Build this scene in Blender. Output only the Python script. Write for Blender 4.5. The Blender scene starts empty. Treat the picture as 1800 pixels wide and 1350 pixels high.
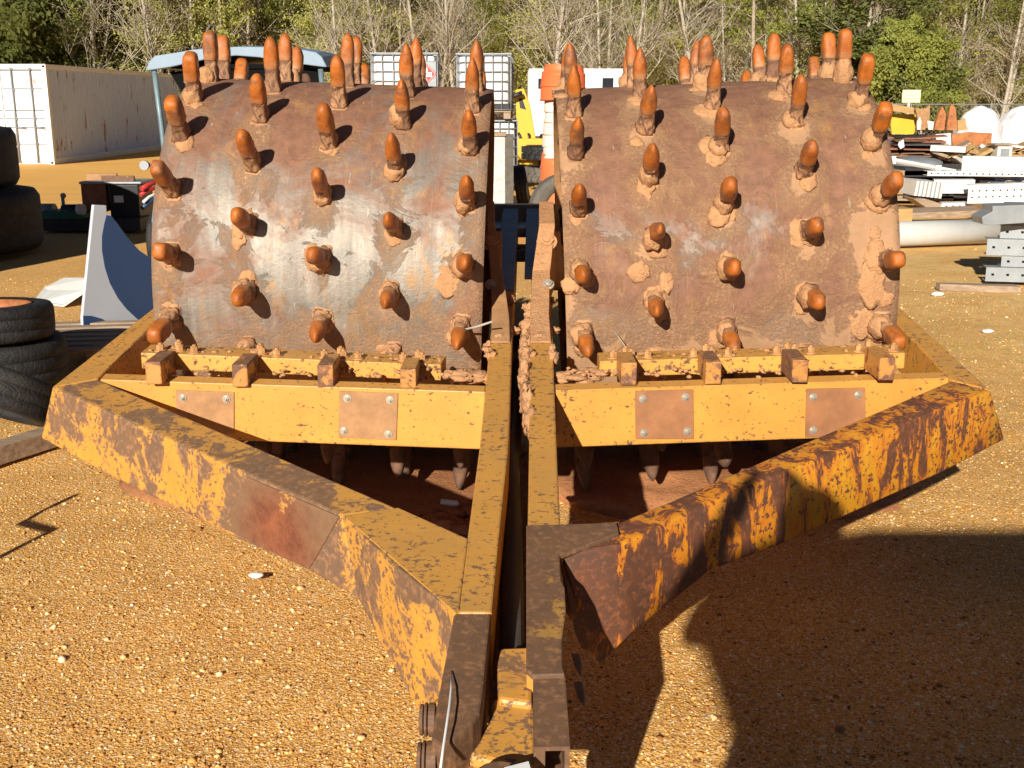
import bpy, bmesh, math, random
import numpy as np
from mathutils import Vector, Matrix, noise as mn
R = math.radians
S = bpy.context.scene
COL = S.collection
# ---------------------------------------------------------------- camera geometry
CH = 1.65; FPX = 2000.0
PITCH = math.atan((675 - 178) / FPX)
CP, SP = math.cos(PITCH), math.sin(PITCH)
def ray(px, py):
    a = (px - 900) / FPX; b = (675 - py) / FPX
    return Vector((a, CP + b * SP, -SP + b * CP))
O = Vector((0, 0, CH))
def atY(px, py, Y):
    r = ray(px, py); return O + r * (Y / r.y)
def atZ(px, py, z=0.0):
    r = ray(px, py); return O + r * ((z - CH) / r.z)
def FH(y): return .17 + .15 * y
def onF(px, py, dz=0):
    r = ray(px, py)               # CH + t rz = .17+dz+.15 t ry
    t = (.17 + dz - CH) / (r.z - .15 * r.y); return O + r * t
def onV(px, py, A, B):            # vertical plane through A and B
    n = Vector((-(B.y - A.y), B.x - A.x, 0)); r = ray(px, py)
    t = (A - O).dot(n) / r.dot(n); return O + r * t

# ---------------------------------------------------------------- materials
class Mt:
    def __init__(s, name, rough=.6, metal=0., spec=.5):
        s.m = bpy.data.materials.new(name); s.m.use_nodes = True
        s.nt = s.m.node_tree; s.b = s.nt.nodes['Principled BSDF']
        s.b.inputs['Roughness'].default_value = rough
        s.b.inputs['Metallic'].default_value = metal
        s.b.inputs['Specular IOR Level'].default_value = spec
        s.tc = s.nt.nodes.new('ShaderNodeTexCoord'); s.obj = s.tc.outputs['Object']
    def n(s, t): return s.nt.nodes.new(t)
    def put(s, sock, v):
        if isinstance(v, bpy.types.NodeSocket): s.nt.links.new(v, sock)
        else:
            if isinstance(v, tuple) and len(v) == 3 and sock.type == 'RGBA': v = v + (1,)
            sock.default_value = v
    def map(s, scale=(1, 1, 1), rot=(0, 0, 0), vec=None, loc=(0, 0, 0)):
        k = s.n('ShaderNodeMapping'); s.put(k.inputs[0], vec or s.obj)
        k.inputs['Scale'].default_value = scale; k.inputs['Rotation'].default_value = rot
        k.inputs['Location'].default_value = loc; return k.outputs[0]
    def noise(s, scale, detail=4, rough=.6, vec=None, dist=0.):
        k = s.n('ShaderNodeTexNoise'); s.put(k.inputs['Vector'], vec or s.obj)
        k.inputs['Scale'].default_value = scale; k.inputs['Detail'].default_value = detail
        k.inputs['Roughness'].default_value = rough; k.inputs['Distortion'].default_value = dist
        return k.outputs['Fac']
    def vor(s, scale, vec=None, feat='F1', out='Distance', rnd=1.):
        k = s.n('ShaderNodeTexVoronoi'); k.feature = feat; s.put(k.inputs['Vector'], vec or s.obj)
        k.inputs['Scale'].default_value = scale; k.inputs['Randomness'].default_value = rnd
        return k.outputs[out]
    def ramp(s, fac, stops, interp='LINEAR'):
        k = s.n('ShaderNodeValToRGB'); s.put(k.inputs[0], fac); e = k.color_ramp.elements
        k.color_ramp.interpolation = interp
        while len(e) < len(stops): e.new(.5)
        for i, (p, c) in enumerate(stops):
            e[i].position = p
            e[i].color = (c, c, c, 1) if isinstance(c, (int, float)) else tuple(c) + (1,)
        return k.outputs[0]
    def mix(s, f, a, b, mode='MIX'):
        k = s.n('ShaderNodeMix'); k.data_type = 'RGBA'; k.blend_type = mode
        s.put(k.inputs[0], f); s.put(k.inputs[6], a); s.put(k.inputs[7], b); return k.outputs[2]
    def math(s, op, a, b=0., clamp=False):
        k = s.n('ShaderNodeMath'); k.operation = op; k.use_clamp = clamp
        s.put(k.inputs[0], a); s.put(k.inputs[1], b); return k.outputs[0]
    def sep(s, vec=None):
        k = s.n('ShaderNodeSeparateXYZ'); s.put(k.inputs[0], vec or s.obj); return k.outputs
    def bump(s, h, strength=.5, dist=.01, prev=None):
        k = s.n('ShaderNodeBump'); k.inputs['Strength'].default_value = strength
        k.inputs['Distance'].default_value = dist; s.put(k.inputs['Height'], h)
        if prev is not None: s.put(k.inputs['Normal'], prev)
        s.nt.links.new(k.outputs[0], s.b.inputs['Normal']); return k.outputs[0]
    def color(s, c): s.put(s.b.inputs['Base Color'], c); return s
    def rough(s, c): s.put(s.b.inputs['Roughness'], c); return s
    def metal(s, c): s.put(s.b.inputs['Metallic'], c); return s

def plain(name, c, rough=.6, metal=0., var=.25, sc=8., bump=.15, bsc=40., bd=.003):
    k = Mt(name, rough, metal); n = k.noise(sc, 7, .72)
    c2 = tuple(max(0, v * (1 - var)) for v in c); c3 = tuple(min(1, v * (1 + var * .6)) for v in c)
    k.color(k.mix(k.ramp(n, [(.3, 0), (.7, 1)]), c2, c3))
    if bump: k.bump(k.noise(bsc, 4, .6), bump, bd)
    return k.m

CLAY = (.52, .275, .13)
def yellow(name, paint=(.62, .288, .045), rust=(.17, .072, .03), amt=.5, chip=.5, streak=None, dust=.3,
           glossy=.45, halo=(.55, .17, .03), bigscale=3.2, ins=(.085, .05, .035), patches=(), hs=.6):
    k = Mt(name, glossy)
    v = k.map(streak[0], streak[1]) if streak else k.obj
    big = k.noise(bigscale, 9, .68, v, .6)
    for (pc, pr, ps) in patches:
        d = k.n('ShaderNodeVectorMath'); d.operation = 'DISTANCE'; k.put(d.inputs[0], k.obj); d.inputs[1].default_value = pc
        big = k.math('ADD', big, k.math('MULTIPLY', k.ramp(k.math('DIVIDE', d.outputs['Value'], pr), [(.45, 1), (1, 0)]), ps))
    hi = 1 - amt * .62
    mask = k.math('MAXIMUM', k.ramp(big, [(hi - .10, 0), (hi - .065, 1)]), 0.)
    hal = k.ramp(big, [(hi - .20, 0), (hi - .06, 1)])
    cden = k.ramp(k.noise(4.5, 4, .6), [(.3, -.035), (.7, .045)]) if False else k.math('MULTIPLY', k.math('SUBTRACT', k.noise(4.5, 4, .6), .5), .28)
    ch = k.math('ADD', k.noise(46, 5, .66, k.map((1, 1.35, 1.2))), cden); c0 = .70 - chip * .16
    cm = k.ramp(ch, [(c0 - .012, 0), (c0 + .012, 1)])
    sp = k.math('ADD', k.noise(85, 3, .6), k.math('MULTIPLY', cden, .6)); sm = k.ramp(sp, [(.66, 0), (.69, 1)])
    pn = k.noise(7, 4, .6)
    p = k.mix(k.ramp(pn, [(.25, 0), (.75, 1)]), tuple(c * .84 for c in paint), tuple(min(1, c * 1.08) for c in paint))
    p = k.mix(k.math('MULTIPLY', hal, hs), p, halo)
    g = k.n('ShaderNodeNewGeometry'); nz = k.sep(g.outputs['Normal'])[2]
    dm = k.math('MULTIPLY', k.ramp(nz, [(.5, 0), (.95, 1)]), k.ramp(k.noise(5, 6, .7), [(.3, .25), (.65, 1)]))
    dm = k.math('MULTIPLY', dm, dust)
    d2 = k.math('MULTIPLY', k.ramp(k.noise(2.3, 6, .6), [(.5, 0), (.75, 1)]), dust * .45)
    dd = k.math('MAXIMUM', dm, d2)
    p = k.mix(dd, p, (.43, .235, .068))
    r = k.mix(k.ramp(k.noise(18, 6, .7), [(.3, 0), (.7, 1)]), rust, ins)
    r = k.mix(k.ramp(k.noise(55, 4, .6), [(.5, 0), (.8, 1)]), r, tuple(min(1, c * 2.) for c in rust))
    r = k.mix(k.math('MULTIPLY', dd, .45), r, (.28, .155, .065))
    tot = k.math('MAXIMUM', k.math('MAXIMUM', mask, cm), k.math('MULTIPLY', sm, .85))
    c = k.mix(tot, p, r)
    edge = k.n('ShaderNodeBevel'); edge.samples = 4; edge.inputs['Radius'].default_value = .012
    dt = k.n('ShaderNodeVectorMath'); dt.operation = 'DOT_PRODUCT'; k.put(dt.inputs[0], edge.outputs[0]); k.put(dt.inputs[1], g.outputs['Normal'])
    ew = k.math('MULTIPLY', k.ramp(dt.outputs['Value'], [(.80, 1), (.985, 0)]), k.ramp(k.noise(26, 6, .7), [(.40, 0), (.55, 1)]))
    c = k.mix(k.math('MULTIPLY', ew, .8), c, ins)
    k.color(c)
    k.rough(k.math('ADD', k.math('MULTIPLY', tot, .3), glossy))
    k.bump(k.math('SUBTRACT', k.noise(60, 5, .7), k.math('MULTIPLY', tot, .8)), .5, .0015)
    return k.m

def m_drum(name, rusty=.5, clay=.5, seed=0):
    k = Mt(name, .45); x, y, z = k.sep(k.map(loc=(seed, 0, 0)))
    ang = k.math('ARCTAN2', z, k.math('MULTIPLY', y, -1.))
    cv = k.n('ShaderNodeCombineXYZ'); k.put(cv.inputs[0], x); k.put(cv.inputs[1], k.math('MULTIPLY', ang, .76)); cv = cv.outputs[0]
    at = k.n('ShaderNodeAttribute'); at.attribute_name = 'mud'; mud = at.outputs['Fac']
    st = k.noise(1, 6, .65, k.map((20, .9, 1), vec=cv), .3)
    st2 = k.noise(1, 5, .7, k.map((120, 4, 1), vec=cv))
    big = k.noise(2.2, 8, .7, cv, .8)
    blot = k.noise(5.5, 8, .72, cv, .6)
    base = k.mix(k.ramp(st, [(.32, 0), (.68, 1)]), (.19, .15, .115), (.35, .305, .25))
    base = k.mix(k.ramp(blot, [(.42, 0), (.60, 1)]), base, (.19, .175, .15))
    rb = k.mix(k.ramp(k.noise(16, 7, .75, cv), [(.3, 0), (.7, 1)]), (.15, .058, .030), (.31, .135, .068))
    big = k.math('ADD', big, k.math('MULTIPLY', k.ramp(k.math('SINE', ang), [(.25, 0), (.8, 1)]), .16))
    rm = k.ramp(big, [(.60 - rusty * .30, 0), (.76 - rusty * .30, 1)])
    c = k.mix(k.math('MULTIPLY', rm, .88), base, rb)
    yel = k.ramp(k.noise(1, 8, .75, k.map((7, 3.2, 1), vec=cv, loc=(5, 3, 0)), 1.), [(.54, 0), (.66, 1)])
    c = k.mix(k.math('MULTIPLY', yel, .75), c, (.38, .20, .065))
    cn = k.math('ADD', k.math('MULTIPLY', k.noise(5.2, 9, .74, cv, .9), .8), k.math('MULTIPLY', mud, .34))
    cm = k.ramp(cn, [(.60 - clay * .17, 0), (.68 - clay * .17, 1)])
    fine = k.ramp(k.noise(85, 6, .75, cv), [(.36, .25), (.60, 1)])
    cm2 = k.math('MAXIMUM', k.math('MULTIPLY', cm, fine), k.ramp(cn, [(.74 - clay * .17, 0), (.80 - clay * .17, 1)]))
    c = k.mix(k.math('MULTIPLY', cm2, .9), c, k.mix(k.ramp(k.noise(9, 5, .7), [(.3, 0), (.7, 1)]), (.32, .185, .09), (.45, .25, .13)))
    c = k.mix(k.math('MULTIPLY', k.ramp(st2, [(.58, 0), (.7, 1)]), .35), c, (.45, .33, .22))
    sc = k.ramp(k.noise(1, 3, .6, k.map((60, 9, 1), vec=cv, rot=(0, 0, R(12)))), [(.69, 0), (.71, 1)]); c = k.mix(k.math('MULTIPLY', sc, .5), c, (.5, .42, .33))
    k.color(c)
    dull = k.math('MAXIMUM', cm2, k.math('MULTIPLY', rm, .6))
    k.metal(k.math('MULTIPLY', k.math('SUBTRACT', 1., dull, True), .30))
    k.rough(k.math('ADD', .38, k.math('ADD', k.math('MULTIPLY', dull, .35), k.math('MULTIPLY', k.noise(60, 5, .7, cv), .22)), True))
    k.bump(k.math('ADD', k.math('MULTIPLY', cm2, 1.6), k.math('ADD', k.math('MULTIPLY', k.noise(70, 6, .75, cv), .8), k.math('MULTIPLY', k.noise(11, 4, .6, cv), .8))), .7, .004)
    return k.m

def m_clay(name, c=CLAY):
    k = Mt(name, .9, 0, .2)
    n = k.noise(14, 7, .7); f = k.noise(90, 5, .65)
    a = k.mix(k.ramp(n, [(.3, 0), (.7, 1)]), tuple(v * .8 for v in c), tuple(min(1, v * 1.12) for v in c))
    a = k.mix(k.ramp(f, [(.3, 1), (.42, 0)]), a, tuple(v * .5 for v in c))
    k.color(a)
    k.bump(k.math('ADD', k.math('MULTIPLY', n, 2.), f), .9, .008)
    return k.m
MC = {}
def mats():
    MC['drumL'] = m_drum('worn_drum_steel', .40, .74, 0)
    MC['drumR'] = m_drum('muddy_drum_steel', .80, 1.0, 7)
    MC['clay'] = m_clay('dried_clay')
    k = Mt('worn_foot_cap', .4, .0, .5)
    g = k.n('ShaderNodeObjectInfo'); rn = g.outputs['Random']
    mv = k.n('ShaderNodeCombineXYZ'); k.put(mv.inputs[0], k.math('MULTIPLY', rn, 7.)); va = k.n('ShaderNodeVectorMath'); k.put(va.inputs[0], k.obj); k.put(va.inputs[1], mv.outputs[0]); v = va.outputs[0]
    n = k.noise(15, 6, .7, v)
    c = k.mix(k.ramp(n, [(.3, 0), (.72, 1)]), (.27, .068, .008), (.60, .17, .018))
    c = k.mix(k.ramp(k.noise(9, 8, .75, v), [(.52, 0), (.60, .85)]), c, (.15, .07, .035))
    z = k.sep()[2]; low = k.math('MULTIPLY', k.ramp(k.math('ADD', z, k.math('MULTIPLY', k.noise(22, 6, .7, v), .09)), [(.150, 1), (.185, 0)]), .8)
    c = k.mix(low, c, (.40, .205, .09))
    c = k.mix(k.math('MULTIPLY', rn, .35), c, (.26, .085, .02))
    k.color(c); k.rough(k.ramp(k.noise(26, 5, .7, v), [(.3, .30), (.7, .72)])); k.bump(k.math('ADD', k.noise(34, 5, .7, v), k.noise(120, 4, .7, v)), .65, .003); MC['cap'] = k.m
    k = Mt('clay_covered_shank', .8)
    n = k.ramp(k.noise(13, 7, .72, dist=.8), [(.40, 0), (.52, 1)])
    g = k.n('ShaderNodeObjectInfo')
    n = k.math('MULTIPLY', n, k.ramp(g.outputs['Random'], [(0, .30), (.6, 1)]))
    c = k.mix(n, (.13, .06, .035), (.48, .255, .12)); k.color(c)
    k.bump(k.noise(45, 6, .7), .8, .006); MC['shank'] = k.m
    MC['yL'] = yellow('dusty_yellow_paint', amt=.36, chip=.66, dust=.7, rust=(.19, .10, .045), ins=(.12, .07, .04))
    MC['yRail'] = yellow('scabby_yellow_paint', rust=(.21, .105, .048), amt=.61, chip=.8, streak=((1.5, 1.5, 1.1), (0, 0, R(30))), dust=.5, halo=(.48, .235, .065), bigscale=6.0, ins=(.13, .08, .05), patches=(((-.68, -2.02, .47), .30, .22), ((-1.18, -1.62, .60), .16, .10)))
    MC['yR'] = yellow('streaked_yellow_paint', paint=(.64, .29, .02), rust=(.15, .05, .02), amt=.60, chip=.8,
                      streak=((3.0, 3.0, 1.0), (0, R(14), 0)), dust=.04, glossy=.32, hs=.9, halo=(.55, .125, .014), bigscale=4.6, ins=(.08, .04, .025), patches=(((.15, -2.38, .46), .34, .11), ((.52, -2.1, .46), .32, .08), ((1.22, -1.5, .60), .26, .06)))
    MC['yFace'] = yellow('clean_yellow_paint', paint=(.60, .28, .05), amt=.10, chip=.42, dust=.45, halo=(.50, .24, .06))
    MC['yBar'] = yellow('chipped_yellow_paint', paint=(.62, .30, .055), amt=.22, chip=.75, dust=.5)
    MC['tooth'] = yellow('rusty_tooth_paint', paint=(.50, .25, .06), amt=.66, chip=.5, dust=.5, rust=(.24, .10, .04))
    MC['brown'] = yellow('bare_brown_steel', paint=(.42, .23, .05), rust=(.165, .080, .037), ins=(.10, .055, .032), amt=.86, chip=.9, dust=.22, glossy=.4, halo=(.25, .12, .04), bigscale=4.)
    MC['rustplate'] = plain('rusted_plate', (.38, .20, .085), .75, 0, .3, 14, .4, 90, .002)
    MC['rustplateR'] = plain('dark_rusted_plate', (.33, .14, .055), .7, 0, .3, 10, .4, 80, .002)
    k = Mt('worn_red_rust', .6); d = k.n('ShaderNodeVectorMath'); d.operation = 'DISTANCE'; k.put(d.inputs[0], k.obj); d.inputs[1].default_value = (-.70, -2.06, .47)
    a = k.mix(k.ramp(k.noise(9, 8, .75), [(.3, 0), (.7, 1)]), (.13, .075, .045), (.24, .13, .065)); b_ = k.mix(k.ramp(k.noise(14, 8, .75), [(.32, 0), (.68, 1)]), (.11, .035, .018), (.29, .095, .04))
    f = k.ramp(k.math('ADD', d.outputs['Value'], k.math('MULTIPLY', k.math('SUBTRACT', k.noise(7, 6, .7), .5), .28)), [(.08, 1), (.22, 0)]); c = k.mix(f, a, b_)
    c = k.mix(k.ramp(k.noise(11, 7, .7), [(.62, 0), (.66, .8)]), c, (.55, .27, .06)); k.color(c); k.bump(k.noise(40, 6, .7), .8, .004); MC['wear'] = k.m
    MC['zinc'] = plain('zinc_bolt', (.52, .47, .38), .4, .6, .2, 30, .1)
    MC['nut'] = plain('muddy_nut', (.50, .25, .09), .7, 0, .5, 30, .5)
    MC['darksteel'] = plain('dark_steel', (.045, .04, .04), .5, .4, .3, 10, .2)
    MC['bluesteel'] = plain('bare_grey_steel', (.16, .17, .19), .4, .6, .3, 9, .2)
    k = Mt('tyre_rubber', .7); n = k.noise(9, 7, .7); k.color(k.mix(k.ramp(n, [(.45, 0), (.72, 1)]), (.009, .009, .010), (.032, .027, .022)))
    k.bump(k.math('ADD', k.math('MULTIPLY', k.ramp(k.vor(26, feat='DISTANCE_TO_EDGE'), [(.03, 0), (.09, 1)]), .8), k.noise(70, 4, .6)), .5, .005); MC['rubber'] = k.m
    MC['rubberdusty'] = plain('dusty_tyre_rubber', (.12, .105, .085), .85, 0, .4, 12, .4, 60, .004)
    MC['rim'] = plain('rusty_rim', (.42, .15, .05), .6, .2, .5, 14, .3)
    MC['white'] = plain('white_paint', (.70, .70, .68), .5, 0, .12, 4, .05)
    MC['offwhite'] = plain('aged_white', (.66, .66, .62), .6, 0, .14, 5, .1)
    MC['blue'] = plain('blue_gelcoat', (.03, .065, .15), .35, 0, .1, 3, .03)
    MC['gelwhite'] = plain('white_gelcoat', (.50, .52, .56), .35, 0, .05, 3, .03)
    MC['canopy'] = plain('faded_blue_canopy', (.22, .30, .38), .5, 0, .12, 3, .1)
    MC['post'] = plain('grey_blue_post', (.17, .24, .27), .5, .2, .3, 9, .2)
    MC['black'] = plain('black_plastic', (.012, .012, .013), .4, 0, .3, 8, .1)
    MC['glass'] = Mt('dark_glass', .05).color((.01, .012, .014)).m
    MC['red'] = plain('red_paint', (.55, .04, .035), .5, 0, .25, 9, .1)
    MC['green'] = plain('green_paint', (.02, .11, .06), .5, 0, .3, 9, .1)
    MC['orange'] = plain('orange_plastic', (.80, .16, .05), .5, 0, .12, 6, .1)
    MC['reflect'] = plain('dirty_reflective_band', (.66, .60, .52), .5, 0, .12, 8, .1)
    MC['loader'] = plain('bright_yellow_paint', (.66, .40, .03), .45, 0, .12, 5, .1)
    MC['tarp'] = plain('white_tarp', (.82, .82, .84), .55, 0, .05, 3, .6, 9, .05)
    MC['wood'] = Mt('weathered_wood', .8).m
    k = Mt('weathered_timber', .8); n = k.noise(1, 6, .6, k.map((2, 40, 40)))
    k.color(k.mix(k.ramp(n, [(.3, 0), (.7, 1)]), (.20, .13, .08), (.42, .31, .21))); k.bump(n, .4, .004); MC['wood'] = k.m
    k = Mt('yellow_timber', .75); n = k.noise(1, 6, .6, k.map((3, 50, 50)))
    k.color(k.mix(k.ramp(n, [(.3, 0), (.7, 1)]), (.30, .17, .06), (.52, .33, .13))); MC['timber'] = k.m
    MC['galv'] = plain('galvanised_steel', (.30, .32, .33), .5, .3, .18, 6, .1)
    MC['beamwhite'] = plain('scratched_white_beam', (.66, .65, .61), .5, 0, .22, 7, .1)
    MC['hole'] = Mt('dark_hole', .95, 0, .1).color((.006, .006, .006)).m
    MC['pipe'] = plain('concrete_white_pipe', (.50, .50, .47), .6, 0, .12, 3, .2)
    MC['rustsheet'] = plain('streaky_rust_sheet', (.45, .16, .05), .7, 0, .6, 5, .3)
    MC['rustrod'] = plain('brown_rust', (.26, .10, .055), .8, 0, .5, 6, .4)
    MC['bark'] = plain('pale_bark', (.40, .35, .27), .9, 0, .35, 5, .3, 20, .02)
    MC['bark2'] = plain('brown_bark', (.36, .29, .21), .9, 0, .4, 5, .3, 20, .02)
    for nm, c in (('leafA', (.34, .36, .08)), ('leafB', (.50, .50, .13)), ('leafC', (.17, .19, .05)), ('leafD', (.50, .40, .22)), ('leafE', (.40, .33, .16))):
        k = Mt(nm, .7, 0, .2); r = k.noise(.9, 4, .6); r2 = k.noise(13, 2, .5)
        cc = k.mix(k.ramp(r, [(.35, 0), (.65, 1)]), tuple(v * .6 for v in c), tuple(v * 1.25 for v in c))
        k.color(k.mix(k.ramp(r2, [(.4, 0), (.6, 1)]), cc, tuple(v * .8 for v in c)))
        k.b.inputs['Transmission Weight'].default_value = 0
        t = k.n('ShaderNodeBsdfTranslucent'); k.put(t.inputs[0], cc); ms = k.n('ShaderNodeMixShader'); ms.inputs[0].default_value = .42
        out = k.nt.nodes['Material Output']; k.nt.links.new(k.b.outputs[0], ms.inputs[1]); k.nt.links.new(t.outputs[0], ms.inputs[2]); k.nt.links.new(ms.outputs[0], out.inputs[0])
        MC[nm] = k.m
mats()

# ---------------------------------------------------------------- mesh helpers
class MB:
    def __init__(s): s.v = []; s.f = []; s.mi = []; s.sm = []
    def add(s, vs, fs, mi=0, smooth=False):
        o = len(s.v); s.v += [tuple(v) for v in vs]; s.f += [tuple(i + o for i in f) for f in fs]
        s.mi += [mi] * len(fs); s.sm += [smooth] * len(fs); return s
    def box(s, c, d, rot=None, mi=0, top=1.):
        x, y, z = d[0] / 2, d[1] / 2, d[2] / 2
        vs = [Vector((a * x * (top if k > 0 else 1), b * y * (top if k > 0 else 1), k * z)) for k in (-1, 1) for a, b in ((-1, -1), (1, -1), (1, 1), (-1, 1))]
        if rot is not None: vs = [rot @ v for v in vs]
        vs = [v + Vector(c) for v in vs]
        return s.add(vs, [(3, 2, 1, 0), (4, 5, 6, 7), (0, 1, 5, 4), (1, 2, 6, 5), (2, 3, 7, 6), (3, 0, 4, 7)], mi)
    def prism(s, top, bot, mi=0, side_mi=None):
        n = len(top)
        s.add(list(top) + list(bot), [tuple(range(n)), tuple(range(2 * n - 1, n - 1, -1))], mi)
        s.add(list(top) + list(bot), [(i, i + n, (i + 1) % n + n, (i + 1) % n) for i in range(n)], mi if side_mi is None else side_mi)
        return s
    def tube(s, pts, rads, seg=8, mi=0, smooth=True, cap=True):
        rings = []; pts = [Vector(p) for p in pts]; up0 = None
        if not hasattr(rads, '__len__'): rads = [rads] * len(pts)
        for i, p in enumerate(pts):
            d = (pts[min(i + 1, len(pts) - 1)] - pts[max(i - 1, 0)]).normalized()
            if up0 is None:
                up0 = Vector((0, 0, 1)) if abs(d.z) < .9 else Vector((1, 0, 0))
            a = d.cross(up0).normalized(); b = a.cross(d).normalized(); up0 = b
            rings.append([p + (a * math.cos(2 * math.pi * k / seg) + b * math.sin(2 * math.pi * k / seg)) * rads[i] for k in range(seg)])
        vs = [v for r in rings for v in r]; fs = []
        for i in range(len(rings) - 1):
            for k in range(seg):
                fs.append((i * seg + k, i * seg + (k + 1) % seg, (i + 1) * seg + (k + 1) % seg, (i + 1) * seg + k))
        s.add(vs, fs, mi, smooth)
        if cap:
            n = len(rings); s.add(rings[0], [tuple(range(seg - 1, -1, -1))], mi); s.add(rings[-1], [tuple(range(seg))], mi)
        return s
    def loft(s, secs, mi=0, smooth=True, caps=True):
        n = len(secs[0]); vs = [v for r in secs for v in r]; fs = []
        for i in range(len(secs) - 1):
            for k in range(n):
                fs.append((i * n + k, i * n + (k + 1) % n, (i + 1) * n + (k + 1) % n, (i + 1) * n + k))
        s.add(vs, fs, mi, smooth)
        if caps: s.add(secs[0], [tuple(range(n - 1, -1, -1))], mi); s.add(secs[-1], [tuple(range(n))], mi)
        return s
    def lathe(s, prof, seg=32, M=Matrix.Identity(4), mi=0, smooth=True, closed=False):
        vs = []; n = len(prof)
        for k in range(seg):
            a = 2 * math.pi * k / seg
            for r, z in prof: vs.append(M @ Vector((r * math.cos(a), r * math.sin(a), z)))
        fs = []
        for k in range(seg):
            for i in range(n if closed else n - 1):
                j = (i + 1) % n; k2 = (k + 1) % seg
                fs.append((k * n + i, k2 * n + i, k2 * n + j, k * n + j))
        return s.add(vs, fs, mi, smooth)
    def blob(s, c, r, seed=0, amp=.35, fr=2.2, sub=2, rot=None, mi=0, smooth=True):
        V, F = ICO[sub]; vs = []
        for v in V:
            q = v * fr + Vector((seed * 3.1, seed * 1.7, -seed * 2.3))
            k = 1 + amp * (mn.noise(q) + .5 * mn.noise(q * 2.3) + .3 * mn.noise(q * 5.1))
            p = Vector((v.x * r[0], v.y * r[1], v.z * r[2])) * k
            if rot is not None: p = rot @ p
            vs.append(p + Vector(c))
        return s.add(vs, F, mi, smooth)
def _ico(sub):
    bm = bmesh.new(); bmesh.ops.create_icosphere(bm, subdivisions=sub, radius=1)
    r = ([v.co.copy() for v in bm.verts], [tuple(v.index for v in f.verts) for f in bm.faces]); bm.free(); return r
ICO = {i: _ico(i) for i in (1, 2, 3, 4)}

def link(o, parent=None):
    COL.objects.link(o)
    if parent is not None: o.parent = parent
    return o
def build(name, mb, mat, parent=None, bevel=0, local=False):
    """vertices are world coordinates unless local; the parent is an un-rotated Empty"""
    me = bpy.data.meshes.new(name)
    off = Vector((0, 0, 0))
    if parent is not None and not local:
        off = parent.matrix_world.translation if parent.get('_w') is None else Vector(parent['_w'])
    vs = [(v[0] - off.x, v[1] - off.y, v[2] - off.z) for v in mb.v]
    me.from_pydata(vs, [], mb.f)
    for m in (mat if isinstance(mat, (list, tuple)) else [mat]): me.materials.append(MC[m] if isinstance(m, str) else m)
    me.polygons.foreach_set('material_index', mb.mi); me.polygons.foreach_set('use_smooth', mb.sm)
    bm = bmesh.new(); bm.from_mesh(me)
    if len(bm.verts) < 60000:
        bmesh.ops.remove_doubles(bm, verts=bm.verts, dist=1e-5)
        bmesh.ops.recalc_face_normals(bm, faces=bm.faces)
    bm.to_mesh(me); bm.free(); me.update()
    o = bpy.data.objects.new(name, me); link(o, parent)
    if bevel:
        b = o.modifiers.new('edge', 'BEVEL'); b.width = bevel; b.segments = 2; b.limit_method = 'ANGLE'; b.angle_limit = R(40)
    return o
def W(o, base):      # remember the world base for children meshes
    o['_w'] = tuple(base); return o
def thing(name, label, cat, loc=(0, 0, 0), group=None, rz=0):
    o = bpy.data.objects.new(name, None); o.empty_display_size = .2; COL.objects.link(o)
    o.location = loc; o.rotation_euler = (0, 0, rz); o['label'] = label; o['category'] = cat
    if group: o['group'] = group
    W(o, loc if rz == 0 else loc); return o
def tag(o, label, cat, group=None, kind=None):
    if label: o['label'] = label
    if cat: o['category'] = cat
    if group: o['group'] = group
    if kind: o['kind'] = kind
    return o
def solo(name, mb, mat, label, cat, group=None, base=None, bevel=0):
    """a one-mesh thing with its origin at its base"""
    if base is None:
        a = np.array(mb.v); base = Vector((a[:, 0].mean(), a[:, 1].mean(), a[:, 2].min()))
    e = Vector(base); mb.v = [tuple(Vector(v) - e) for v in mb.v]
    o = build(name, mb, mat, None, bevel, True); o.location = e; return tag(o, label, cat, group)
def clear_w():
    for o in bpy.data.objects:
        if '_w' in o: del o['_w']
def copytree(o, parent=None):
    c = o.copy(); COL.objects.link(c); c.parent = parent
    for ch in list(o.children): copytree(ch, c)
    return c

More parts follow.
